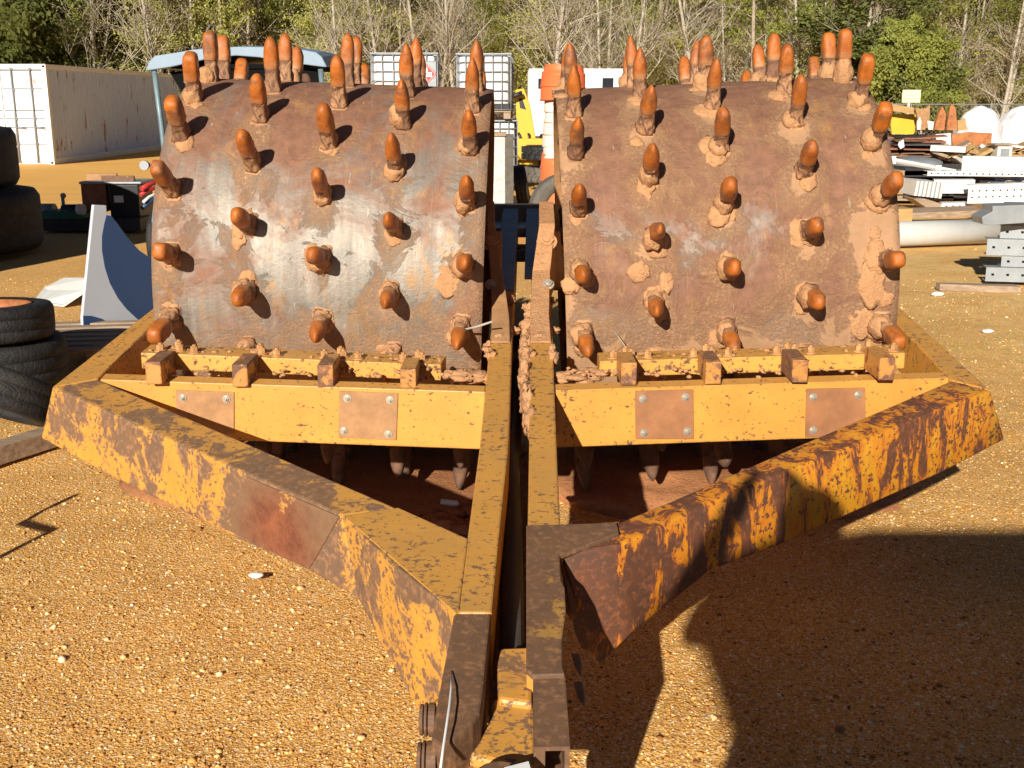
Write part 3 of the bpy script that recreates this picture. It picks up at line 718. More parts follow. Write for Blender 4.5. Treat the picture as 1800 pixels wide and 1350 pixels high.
plate([(1116, 687), (1218, 684), (1219, 771), (1117, 771)], bRa, bRb, 'rustplateR', [(1129, 700), (1204, 697), (1131, 760), (1207, 757)])
plate([(1417, 683), (1520, 681), (1521, 766), (1415, 768)], bRa, bRb, 'rustplateR', [(1428, 697), (1507, 693), (1428, 755), (1507, 750)])

# scraper bars, tooth bars and bolts
def scraper(side):
    Y = 3.86
    if side == 'L': t0, t1, tb = atY(247, 620, Y), atY(775, 641, Y), [(268, 636), (420.5, 641), (571, 642), (717, 649)]
    else: t0, t1, tb = atY(1054, 635, Y), atY(1592, 620, Y), [(1106, 638), (1255, 636), (1408, 633), (1561, 629)]
    h = .057; T = [t0, t1, t1 + Vector((0, .115, .006)), t0 + Vector((0, .115, .006))]
    if side == 'L': T[2] += Vector((.012, 0, 0))
    o = rpart('scraper_bar', MB().prism(T, [drop(v, h) for v in T]), 'yBar', .003,
              'yellow scraper bar at the foot of the %s drum' % ('grey-brown' if side == 'L' else 'reddish')); W(o, B0)
    ends = []
    for (x, y) in tb:
        c = atY(x, y, 3.69); w, hh = .0265, .0775
        x_ = c.x; T = [Vector((x_ - w, 3.69, c.z)), Vector((x_ + w, 3.69, c.z)), Vector((x_ + w, 3.858, c.z + .002)), Vector((x_ - w, 3.858, c.z + .002))]
        build('tooth_bar', MB().prism(T, [drop(v, hh) for v in T]), 'tooth', o, .003); ends.append(x_)
        rnd = random.Random(int(x))
        for dx, dy in ((-.035, .035), (.03, .045), (.085, .03), (.015, .085)):
            if rnd.random() < .1: continue
            u = (x_ + dx - t0.x) / (t1.x - t0.x); u = max(.02, min(.98, u)); zz = t0.z + (t1.z - t0.z) * u + dy * .05
            m_ = MB(); hexbolt(m_, (x_ + dx, Y + dy, zz + .001), (rnd.uniform(-.06, .06), rnd.uniform(-.06, .06), 1), .0135, .022)
            build('bolt', m_, 'nut', o)
    # clay crumbs on the bar and beam ledge
    rnd = random.Random(3 if side == 'L' else 4); m_ = MB()
    for i in range(90):
        u = rnd.choice(ends) + rnd.gauss(0, .06); k = rnd.random()
        if k < .45: y = Y + rnd.uniform(.02, .11); v = (u - t0.x) / (t1.x - t0.x); z = t0.z + (t1.z - t0.z) * v + .003; s = rnd.uniform(.004, .011)
        else:
            y = Y - rnd.uniform(.0, .09); a, b = (bLa, bLb) if side == 'L' else (bRa, bRb); u = rnd.uniform(a.x + .2, b.x - .02) if side == 'L' else rnd.uniform(a.x + .03, b.x - .25)
            z = a.z + (b.z - a.z) * (u - a.x) / (b.x - a.x) + .15 * (y - (a.y + (b.y - a.y) * (u - a.x) / (b.x - a.x))) + .002; s = rnd.uniform(.004, .012)
            s *= .8
        if not (min(t0.x, t1.x) < u < max(t0.x, t1.x) or k >= .45): continue
        m_.blob((u, y, z), (s * 1.3, s, s * .8), i, .5, 2., 1)
    # heaps at the inner end, between beam and shell
    xi = (bLb.x - .09) if side == 'L' else (bRa.x + .10)
    for i in range(16):
        m_.blob((xi + rnd.gauss(0, .05), 3.80 + rnd.uniform(0, .12), .715 + rnd.uniform(-.01, .02)), (rnd.uniform(.02, .05), rnd.uniform(.02, .04), rnd.uniform(.008, .022)), i * 3, .3, 2.0, 3)
    for i in range(7):
        u = rnd.choice(ends) + rnd.uniform(-.02, .08); v = (u - t0.x) / (t1.x - t0.x)
        m_.blob((u, Y + rnd.uniform(.06, .11), t0.z + (t1.z - t0.z) * v + .002), (rnd.uniform(.012, .028), .018, rnd.uniform(.006, .014)), i * 7, .6, 2.4, 3)
    c = rpart('clay_crumbs', m_, 'clay', 0); c['kind'] = 'stuff'
scraper('L'); scraper('R')

# bearing hangers bolted on the inner bars
def hanger(side):
    mb = MB(); s = -1 if side == 'L' else 1
    xb = (-.078, -.005) if side == 'L' else (.066, .146)
    Y = [4.10, 4.28, 4.45, 4.62, 4.80, 5.15, 5.35]; Zt = [.0, .035, .075, .11, .255, .265, .10]
    off = [0, .0, .006, .014, .045, .052, .052] if side == 'R' else [0, -.002, -.008, -.015, -.03, -.034, -.034]
    wid = [1, 1, 1, 1, .92, .9, .9] if side == 'R' else [1, 1, .9, .75, .55, .5, .5]
    rings = []
    for y, z, f, wd in zip(Y, Zt, off, wid):
        b = FH(y) + .001; x0_ = xb[0] + f; x1_ = x0_ + (xb[1] - xb[0]) * wd
        rings.append([Vector((x0_, y, b)), Vector((x1_, y, b)), Vector((x1_ - .004, y, b + z + .006)), Vector((x0_ + .004, y, b + z + .006))])
    mb.loft(rings, 0, False)
    o = rpart('bearing_hanger', mb, 'clay' if side == 'R' else 'rustplate', .006, 'clay-covered bearing hanger with a big hexagonal bolt' if side == 'R' else 'dark shaded bearing hanger'); W(o, B0)
    xc = .145 if side == 'R' else -.085
    for (y, r, dz) in ((4.74, .030, .20), (4.50, .016, .095)):
        m_ = MB(); hexbolt(m_, (xc, y - .0, FH(y) + dz), (-.05, -.75, .65), r, .018); build('bolt', m_, 'clay' if r > .02 else 'zinc', o)
    m_ = MB(); rnd = random.Random(7)
    for i in range(26 if side == 'R' else 8):
        y = rnd.uniform(3.95, 4.6); x = rnd.choice([xb[0], xb[1], (xb[0] + xb[1]) / 2]) + rnd.uniform(-.012, .012)
        m_.blob((x, y, FH(y) + rnd.uniform(-.04, .03)), (rnd.uniform(.012, .03), rnd.uniform(.012, .035), rnd.uniform(.008, .03)), i, .6, 2.3, 3)
    if side == 'R':
        for i in range(22):      # clay hanging off the bar's left flank
            t = i / 21; y = 4.35 - t * .85; m_.blob((xb[0] - .004 - .02 * math.sin(t * 3.1) * rnd.uniform(.4, 1), y, FH(y) - rnd.uniform(.02, .09)), (.022, .045, .045), i * 5, .55, 2.4, 3)
    rpart('clay_lumps', m_, 'clay', 0)['kind'] = 'stuff'
    # bearing housing beside the drum end
    xx = -.105 + .03 if side == 'L' else .18
    m_ = MB(); RXm = Matrix.Translation((xx, 4.99, .968)) @ Matrix.Rotation(R(90), 4, 'Y')
    m_.lathe([(0, -.03), (.13, -.03), (.13, .03), (0, .03)], 28, RXm, 0, False); rpart('bearing_housing', m_, 'rustplate', .003)
hanger('L'); hanger('R')
for xa, xb_ in ((-.15, -.075), (.12, .25)): m_ = MB(); m_.tube([(xa, 4.99, .968), (xb_, 4.99, .968)], .06, 24, smooth=True); rpart('axle', m_, 'darksteel', 0)
m_ = MB(); m_.box((.035, 4.85, .72), (.10, .9, .02)); m_.box((.035, 4.45, .70), (.10, .02, .16)); rpart('centre_plate', m_, 'darksteel', .002)
for (xa, xb_, ya) in ((-.058, .020, 4.72), (.066, .135, 4.9)):
    T = [Vector((xa - .012, ya, FH(ya) + .006)), Vector((xb_ - .012, ya, FH(ya) + .006)), Vector((xb_ + .012, 6.12, FH(6.12) + .006)), Vector((xa + .012, 6.12, FH(6.12) + .006))]
    rpart('rear_bar', MB().prism(T, [drop(v, .012) for v in T]), 'bluesteel', .002)
for (xx) in (-1.40, 1.50):
    m_ = MB(); m_.lathe([(0, -.03), (.13, -.03), (.13, .03), (0, .03)], 28, Matrix.Translation((xx, 4.99, .968)) @ Matrix.Rotation(R(90), 4, 'Y'), 0, False)
    m_.box((xx, 4.99, .93), (.07, .34, .07)); rpart('bearing_housing', m_, 'rustplate', .003)

# hitch head between the bars
m_ = MB()
def zpl(q, z0, z1=None, th=.02):
    T = [onF(x, y, z0) for x, y in q]; m_.prism(T, [drop(v, th) for v in T])
zpl([(880, 1138), (932, 1136), (936, 1236), (876, 1228), (872, 1170)], -.045, th=.05)
hp = rpart('hitch_block', m_, 'yRail', .008)
m_ = MB()
zpl([(864, 1226), (892, 1227), (938, 1236), (945, 1345), (880, 1340), (806, 1322), (800, 1312), (838, 1288), (858, 1268)], -.06, th=.06)
zpl([(800, 1318), (880, 1332), (948, 1345), (948, 1410), (770, 1410), (786, 1340)], -.085, th=.05)
rpart('hitch_head', m_, 'yRail', .01, 'yellow hitch head smeared with clay')
m_ = MB(); c = onF(880, 1385, -.03)
m_.lathe([(.0, 0), (.052, 0), (.058, .004), (.058, .012), (.05, .018), (0, .018)], 32, Matrix.Translation(c) @ Matrix.Rotation(R(8.5), 4, 'X'), 0, False)
rpart('hitch_pin', m_, 'brown', .002)
# pins on the left
for (x0_, x1_, y_, r) in ((738, 766, 1265, .034), (734, 768, 1335, .036)):
    a, b = onF(x0_, y_, -.05), onF(x1_, y_, -.05); b = Vector((b.x, a.y, a.z)); m_ = MB()
    m_.tube([a, a + Vector((.008, 0, 0))], r * .9, 24, smooth=False); m_.tube([a + Vector((.010, 0, 0)), a + Vector((.016, 0, 0))], r, 24, smooth=False); m_.tube([a + Vector((.018, 0, 0)), b], r * .98, 24, smooth=False)
    rpart('hitch_pin', m_, 'brown', .002)
# dark tube low between the bars
m_ = MB(); m_.tube([(.0, 2.3, FH(2.3) - .14), (-.0, 3.6, FH(3.6) - .16), (.03, 4.3, FH(4.3) - .16)], .030, 16)
rpart('tie_tube', m_, 'darksteel', 0)
m_ = MB(); m_.box((.0, 2.9, FH(2.9) - .22), (.20, 1.2, .02), Matrix.Rotation(R(8.5), 3, 'X')); rpart('belly_plate', m_, 'brown', .002)
# leaf-like steel pins hanging at the right of the tube
for q in ([(1004, 1147), (1019, 1149), (1022, 1170), (1021, 1189), (1010, 1172)], [(1007, 1198), (1023, 1198), (1028, 1225), (1027, 1243), (1016, 1228)]):
    P_ = [onF(x, y, -.10) for x, y in q]; m_ = MB().prism(P_, [v + Vector((.004, .012, -.012)) for v in P_]); rpart('keeper_pin', m_, 'rustplate', .002)

# cable tie, paper tag, twigs
P_ = [onF(794, 1180, .006), onF(793, 1210, .022), onF(790, 1240, .03), onF(785, 1275, .03), onF(779, 1315, .022), onF(773, 1360, .015)]
mb = MB(); w = [.0010, .0019, .0022, .0022, .0022, .0022]
mb.loft([[p + Vector((-a, 0, 0)), p + Vector((-a, 0, .0015)), p + Vector((a, 0, .0015)), p + Vector((a, 0, 0))] for p, a in zip(P_, w)], 0, True)
solo('cable_tie', mb, 'white', 'long white plastic cable tie hanging over the brown hitch end', 'cable tie')
T = [onF(886, 1349, .01), onF(929, 1338, .01), onF(940, 1375, .01), onF(895, 1385, .01)]
solo('paper_tag', MB().prism(T, [drop(v, .0015) for v in T]), 'white', 'white paper tag lying on the hitch at the bottom edge', 'tag')

m_ = MB(); m_.tube([atY(800, 580, 4.18), atY(822, 578, 4.15), atY(836, 575, 4.12), atY(866, 565, 4.08)], [.003, .004, .005, .0035], 7)
solo('twig', m_, 'bark', 'pale dry twig caught on the inner edge of the grey-brown drum', 'twig')
m_ = MB(); m_.tube([atY(1080, 582, 4.2), atY(1093, 600, 4.17), atY(1108, 622, 4.12)], .0025, 6)
solo('stalk', m_, 'bark', 'dry straw stalk leaning on the clay of the reddish drum', 'stalk')
# ================================================================= ground clods / stones
def stone(px, py, r, label, mat='offwhite', fl=.45, seed=0):
    c = atZ(px, py); mb = MB(); mb.blob((c.x, c.y, r * fl * .6), (r * 1.25, r * .8, r * fl), seed, .25, 1.2, 3)
    return solo('stone', mb, mat, label, 'stone', None, (c.x, c.y, 0))
stone(450, 1014, .021, 'white oval stone alone on the gravel in front of the peeling rail', seed=2)
stone(1648, 519, .045, 'whitish flat stone on the straw in front of the grey steel stack', seed=3)
stone(1737, 584, .035, 'pale stone on the grassy ground beyond the right corner of the frame', seed=4)
def clods():
    rnd = random.Random(11); mb = MB()
    mb.blob((-.80, 5.02, -.01), (.95, .72, .11), 3, .13, 3.2, 4); mb.blob((.92, 5.02, -.01), (.92, .70, .11), 8, .13, 3.2, 4)
    for i in range(150):
        if i < 160: x, y = rnd.uniform(-.75, -.02), rnd.uniform(4.2, 4.95)
        else: x, y = rnd.uniform(.15, 1.0), rnd.uniform(4.3, 5.0)
        s = rnd.uniform(.01, .04); mb.blob((x, y, s * .3), (s * 1.4, s * 1.1, s * .7), i, .5, 2.2, 2)
    o = build('clay_clods', mb, m_clay('red_ground_clay', (.42, .18, .075))); tag(o, 'dried clay clods fallen on the ground under the drums', 'clay clods', kind='stuff')
clods()
c = atZ(788, 898); mb = MB(); mb.tube([(c.x - .03, c.y, .04), (c.x + .035, c.y - .01, .036), (c.x + .045, c.y - .012, .035)], [.013, .013, .006], 14)
solo('plastic_bottle', mb, 'offwhite', 'small pale plastic bottle on the clay below the beam', 'bottle')
T = [atZ(784, 870, .02), atZ(800, 872, .02), atZ(820, 886, .015), atZ(812, 888, .01)]
solo('plastic_strip', MB().prism(T, [drop(v, .003) for v in T]), 'white', 'curled white plastic strip on the red clay under the beam', 'strip')

def grass():
    rnd = random.Random(5); v = []; f = []
    spots = [(1630, 600, .3, 90), (1560 + 130, 612, .25, 110), (1722, 565, .3, 60), (1770, 640, .3, 60), (1700, 480, .35, 110), (1790, 590, .3, 90), (1690, 660, .3, 40), (1640, 540, .4, 60), (1750, 600, .4, 60), (1600, 565, .4, 30)]
    for px, py, sp, n in spots:
        c = atZ(px, py)
        for i in range(n):
            x, y = c.x + rnd.gauss(0, sp * .5), c.y + rnd.gauss(0, sp * .45); a = rnd.uniform(0, 6.28); h = rnd.uniform(.008, .03); w = .002
            dx, dy = math.cos(a), math.sin(a); o = len(v); z = gz(x, y) - .002
            v += [(x - dy * w, y + dx * w, z), (x + dy * w, y - dx * w, z), (x + dx * h * .8, y + dy * h * .8, z + h)]; f.append((o, o + 1, o + 2))
    m_ = MB(); m_.add(v, f); o = build('grass', m_, 'leafB'); tag(o, 'thin green grass sprouting in the straw-coloured gravel', 'grass', kind='stuff')
grass()

# ================================================================= left foreground scrap
def tyre(mb, c, r, w, M=Matrix.Identity(3), rimr=None, lugs=0, rm=0):
    """axis along local z"""
    ri = rimr or r * .6; h = w / 2; M4 = Matrix.Translation(c) @ M.to_4x4()
    prof = [(ri, -h * .75), (ri + .02, -h * .95), ((ri + r) / 2, -h), (r * .95, -h * .92), (r - .003, -h * .7), (r, -h * .35), (r - .004, -h * .32), (r - .004, -h * .29), (r, -h * .26), (r, h * .26), (r - .004, h * .29), (r - .004, h * .32), (r, h * .35), (r - .003, h * .7), (r * .95, h * .92), ((ri + r) / 2, h), (ri + .02, h * .95), (ri, h * .75)]
    mb.lathe(prof, 56, M4, rm, True, True)
    for k in range(lugs):
        for s in (-1, 1):
            a = 2 * math.pi * (k + (.5 if s > 0 else 0)) / lugs; q = Matrix.Rotation(a, 3, 'Z')
            mb.box(M4 @ (q @ Vector((r + .01, 0, s * h * .5))), (.035, r * .11, h * .8), M @ q @ Matrix.Rotation(R(25 * s), 3, 'X'), rm)
def rim_mb(c, r, w, M=Matrix.Identity(3)):
    mb = MB(); M4 = Matrix.Translation(c) @ M.to_4x4(); h = w / 2
    mb.lathe([(r, h * .8), (r + .012, h * .98), (r - .012, h * .9), (r * .86, h * .4), (r * .8, -.2 * h), (r * .3, -.1 * h), (r * .28, -.3 * h), (r * .86, -h * .5), (r, -h * .8)], 40, M4); return mb
def tyre_thing(c, r, w, label, M=Matrix.Identity(3), rim=None, lugs=0, mat='rubber', rimr=None, group=None):
    base = Vector((c[0], c[1], max(0, c[2] - w / 2))); t = thing('tyre', label, 'tyre', base, group)
    mb = MB(); tyre(mb, Vector(c), r, w, M, rimr, lugs); build('casing', mb, mat, t)
    if rim: build('rim', rim_mb(Vector(c), rimr or r * .6, w, M), rim, t)
    return t
tyre_thing((-3.06, 6.55, .405), .36, .21, 'truck tyre with a rusty orange rim lying on top of the low stack', Matrix.Rotation(R(-3), 3, 'X'), 'rim', rimr=.235)
tyre_thing((-3.06, 6.60, .16), .395, .27, 'wide black tyre lying under the rimmed tyre', rimr=.26)
tyre_thing((-2.60, 5.58, .22), .30, .20, 'small worn tyre leaning in front of the low stack', Matrix.Rotation(R(-28), 3, 'X') @ Matrix.Rotation(R(14), 3, 'Y'), None, rimr=.19)
tyre_thing((-6.25, 12.6, .38), 1.0, .70, 'huge black tyre lying flat at the bottom of the far stack', rimr=.6)
tyre_thing((-6.30, 12.6, 1.06), .86, .66, 'huge black tyre lying on top of the far stack', rimr=.5)
# timber under tyres
mb = MB(); mb.box((-2.33, 5.25, .05), (.10, .9, .09), Matrix.Rotation(R(-28), 3, 'Z')); solo('timber', mb, 'wood', 'square brown timber on the ground before the small worn tyre', 'timber', bevel=.004)
# pallet
def pallet(c, rz, label, w=1.1, d=1.0):
    t = thing('pallet', label, 'pallet', c); q = Matrix.Rotation(rz, 3, 'Z'); c = Vector(c)
    for i in range(7): build('deck_board', MB().box(c + q @ Vector((0, -d / 2 + .05 + i * (d - .1) / 6, .115)), (w, .085, .018), q), 'wood', t)
    for i in range(3): build('stringer', MB().box(c + q @ Vector((-w / 2 + .05 + i * (w - .1) / 2, 0, .055)), (.045, d, .10), q), 'wood', t)
pallet((-2.75, 7.55, 0), R(8), 'weathered pallet on the ground beside the blue and white panel')
# beige sheet
q = [(58, 530), (112, 537), (160, 505), (160, 488), (112, 488), (78, 505)]
pz = [.0, .02, .16, .2, .12, .05]
T = [atZ(x, y, z) for (x, y), z in zip(q, pz)]
solo('plastic_sheet', MB().prism(T, [drop(v, .012) for v in T]), 'offwhite', 'curved cream plastic sheet lying on the gravel beyond the stacked tyres', 'sheet')

# blue and white panel
def panel():
    nrm = Vector((.80, -.60, 0)); A = atZ(150, 600, 0.0); B = A + Vector((.60, .80, 0))
    def P(x, y, o=0): return onV(x, y, A, B) + nrm * o
    out = [(165, 360), (187, 361), (188, 374), (195, 378), (206, 392), (225, 418), (245, 440), (272, 458), (330, 500), (330, 640), (205, 612), (176, 608), (158, 600), (147, 585), (145, 560)]
    t = thing('fibreglass_panel', 'white and blue moulded fibreglass panel leaning upright beside the drum', 'panel', Vector((A.x, A.y, 0)))
    F_ = [P(*p) for p in out]; build('shell', MB().prism(F_, [v - nrm * .03 for v in F_]), 'gelwhite', t, .004)
    def curve(pts, n=6):
        r = []
        for i in range(len(pts)):
            p0, p1, p2, p3 = [pts[(i + k - 1) % len(pts)] for k in range(4)]
            r.append(p1)
        return r
    a = [(187, 378), (196, 380), (207, 396), (225, 419), (245, 441), (272, 459), (330, 500), (330, 600), (262, 578), (238, 558), (222, 543), (207, 524), (193, 498), (184, 470), (179, 440), (179, 415), (183, 393)]
    F_ = [P(x, y, .004) for x, y in a]; build('blue_field', MB().prism(F_, [v - nrm * .006 for v in F_]), 'blue', t)
    a = [(146, 555), (160, 555), (178, 560), (192, 568), (201, 578), (204, 590), (201, 601), (190, 610), (176, 608), (158, 600), (147, 585)]
    F_ = [P(x, y, .004) for x, y in a]; build('blue_field', MB().prism(F_, [v - nrm * .006 for v in F_]), 'blue', t)
panel()

# black box pile
def crate_pile():
    Y = 15.0
    def bx(name, x0, x1, y0, y1, Yc, depth, mat, label, cat, rz=0, parent=None, bevel=.01):
        a, b = atY(x0, y0, Yc), atY(x1, y1, Yc); c = Vector(((a.x + b.x) / 2, Yc + depth / 2, (a.z + b.z) / 2))
        m = MB().box(c, (abs(b.x - a.x), depth, abs(a.z - b.z)), Matrix.Rotation(rz, 3, 'Z'))
        if parent is not None: return build(name, m, mat, parent, bevel)
        return solo(name, m, mat, label, cat, bevel=bevel)
    a = atY(190, 400, Y)
    t = thing('battery_box', 'black steel cabinet with a grey label plate and dusty flank among the scrap', 'cabinet', (a.x, Y + .3, a.z - .02))
    bx('body', 190, 247, 325, 385, Y, .6, 'black', 0, 0, parent=t)
    bx('side_panel', 141, 189, 321, 372, Y + .02, .55, 'rustrod', 0, 0, parent=t)
    bx('label_plate', 200, 217, 344, 356, Y - .012, .01, 'offwhite', 0, 0, parent=t, bevel=0)
    bx('lid', 138, 248, 319.5, 324, Y - .03, .66, 'galv', 0, 0, parent=t)
    bx('rusty_plate', 150, 206, 305, 319, Y + .3, .05, 'rustplate', 'rusty upright plate standing on the black cabinet', 'plate')
    bx('rusty_plate', 177, 236, 309, 319.3, Y + .02, .05, 'brown', 'dark mottled plate standing in front of the rusty one on the cabinet', 'plate')
    # machine parts left
    a = atY(100, 395, Y); t = thing('gear_motor', 'green gear motor with a round steel drum and upright lever on the ground', 'machine', (a.x, Y, max(0, a.z)))
    m = MB(); c = atY(83, 374, Y); m.tube([c + Vector((-.12, 0, 0)), c + Vector((.1, 0, 0))], .12, 24); build('steel_drum', m, 'galv', t)
    c = atY(120, 385, Y); build('gear_case', MB().box(c, (.62, .5, .24), top=.9), 'green', t, .03)
    m = MB(); m.tube([atY(112, 366, Y), atY(110, 346, Y)], .022, 10); m.blob(atY(111, 344, Y), (.038, .038, .038), 1, .05, 1, 2); build('lever', m, 'galv', t)
    c = atY(132, 370, Y); build('motor', MB().tube([c + Vector((-.12, -.1, 0)), c + Vector((.14, -.1, 0))], .09, 18), 'black', t)
    c = atY(138, 368, Y - .2); build('cap', MB().tube([c, c + Vector((.07, -.02, 0))], .07, 16), 'offwhite', t)
    mb = MB(); rnd = random.Random(2)
    c = atY(170, 392, Y); mb.box(c, (1.3, .5, .16)); solo('steel_skid', mb, 'darksteel', 'low black steel skid lying under the cabinet', 'skid')
    c = atY(98, 366, Y + 1.2); mb = MB(); mb.box((c.x + .2, c.y, .03), (1.0, .7, .06)); solo('foam_board', mb, 'white', 'white board lying flat behind the gear motor', 'board')
    # red and blue pieces by the drum
    for nm, q, mt, lb in (('hose_bundle', (249, 332, 268, 322, .03), 'red', 'upper red hose end beside the black cabinet'), ('hose_bundle', (247, 343, 268, 331, .025), 'red', 'lower red hose end beside the black cabinet'), ('blue_pipe', (250, 366, 272, 348, .03), 'blue', 'short dark blue pipe beside the black cabinet'), ('white_pipe', (252, 355, 272, 340, .02), 'white', 'thin white pipe above the blue one')):
        m = MB(); m.tube([atY(q[0], q[1], Y - .2), atY((q[0] + q[2]) / 2, (q[1] + q[3]) / 2 - 1, Y - .1), atY(q[2] + 10, q[3] - 3, Y)], q[4], 10)
        solo(nm, m, mt, lb, 'hose' if 'hose' in nm else 'pipe')
crate_pile()

# ================================================================= canopy vehicle
def vehicle():
    Y = 11.3
    base = atY(415, 480, Y); base.z = 0
    t = thing('utility_vehicle', 'utility vehicle with faded blue canopy and grey posts behind the grey-brown drum', 'vehicle', base)
    # canopy: swept profile across x
    prof = [(255, 124), (262, 108), (272, 98), (300, 94), (340, 87), (415, 82), (490, 83), (535, 88), (556, 92), (566, 100), (575, 118)]
    inn = [(262, 124), (300, 118), (345, 108), (380, 101), (415, 98), (455, 101), (500, 110), (530, 113), (568, 118)]
    top = [atY(x, y, Y) for x, y in prof]; bot = [atY(x, y, Y) for x, y in inn[::-1]]
    ring = top + bot; secs = []
    for dy, sc, dz in ((0, 1, 0), (.5, 1.0, .03), (1.3, 1, .03), (1.7, .98, -.02)):
        cx = sum(p.x for p in ring) / len(ring); secs.append([Vector((cx + (p.x - cx) * sc, Y + dy, p.z + dz)) for p in ring])
    m = MB(); m.loft(secs, 0, False); build('canopy', m, 'canopy', t, .01)
    m = MB(); a, b = atY(300, 119, Y + .1), atY(540, 116, Y + .1)
    m.box(((a.x + b.x) / 2, Y + .9, 1.98), (1.35, 1.5, .04)); build('headliner', m, 'hole', t)
    for i, (px, sx) in enumerate(((268, .02), (562, -.02))):
        for yy in (Y + .05, Y + 1.6):
            a = atY(px, 120, yy if i == 0 or True else yy); a = atY(px, 121, Y); a = Vector((a.x, yy, a.z - (.0 if yy < Y + 1 else .02)))
            m = MB(); m.tube([a, a + Vector((.03, 0, -.5)), a + Vector((.05, 0, -.95)), a + Vector((.10, 0, -1.35))], .026, 12)
            build('post', m, 'post', t)
    a = atY(276, 290, Y); m = MB(); m.tube([a + Vector((-.08, -.03, 0)), a + Vector((.02, 0, 0))], .02, 10); m.tube([a + Vector((-.10, -.09, 0)), a + Vector((-.10, -.05, 0))], .045, 18)
    build('work_lamp', m, 'galv', t)
    # cab back wall, windscreen and body
    build('cab', MB().box((base.x, Y + 1.55, 1.35), (1.34, .08, 1.2)), 'hole', t, .02)
    # slanted hood side seen left of the drum
    q = [atY(298, 126, Y + .15), atY(560, 120, Y + .15), atY(560, 240, Y - .0), atY(340, 200, Y), atY(320, 163, Y + .1)]
    build('windscreen', MB().prism(q, [v + Vector((0, .012, 0)) for v in q]), 'hole', t)
    build('bonnet', MB().box((base.x, Y - .2, .72), (1.25, .9, .42), top=.9), 'canopy', t, .05)
    build('body', MB().box((base.x, Y + .9, .55), (1.4, 1.9, .35)), 'black', t, .03)
    build('seat', MB().box((base.x, Y + 1.0, .92), (1.1, .5, .14)).box((base.x, Y + 1.25, 1.2), (1.1, .1, .5)), 'black', t, .03)
    for sx in (-.62, .62):
        for yy in (Y - .15, Y + 1.6):
            m = MB(); tyre(m, Vector((base.x + sx, yy, .32)), .32, .24, Matrix.Rotation(R(90), 3, 'Y')); w = build('wheel', m, 'rubber', t); W(w, base)
            build('rim', rim_mb(Vector((base.x + sx, yy, .32)), .19, .24, Matrix.Rotation(R(90), 3, 'Y')), 'galv', w)
vehicle()

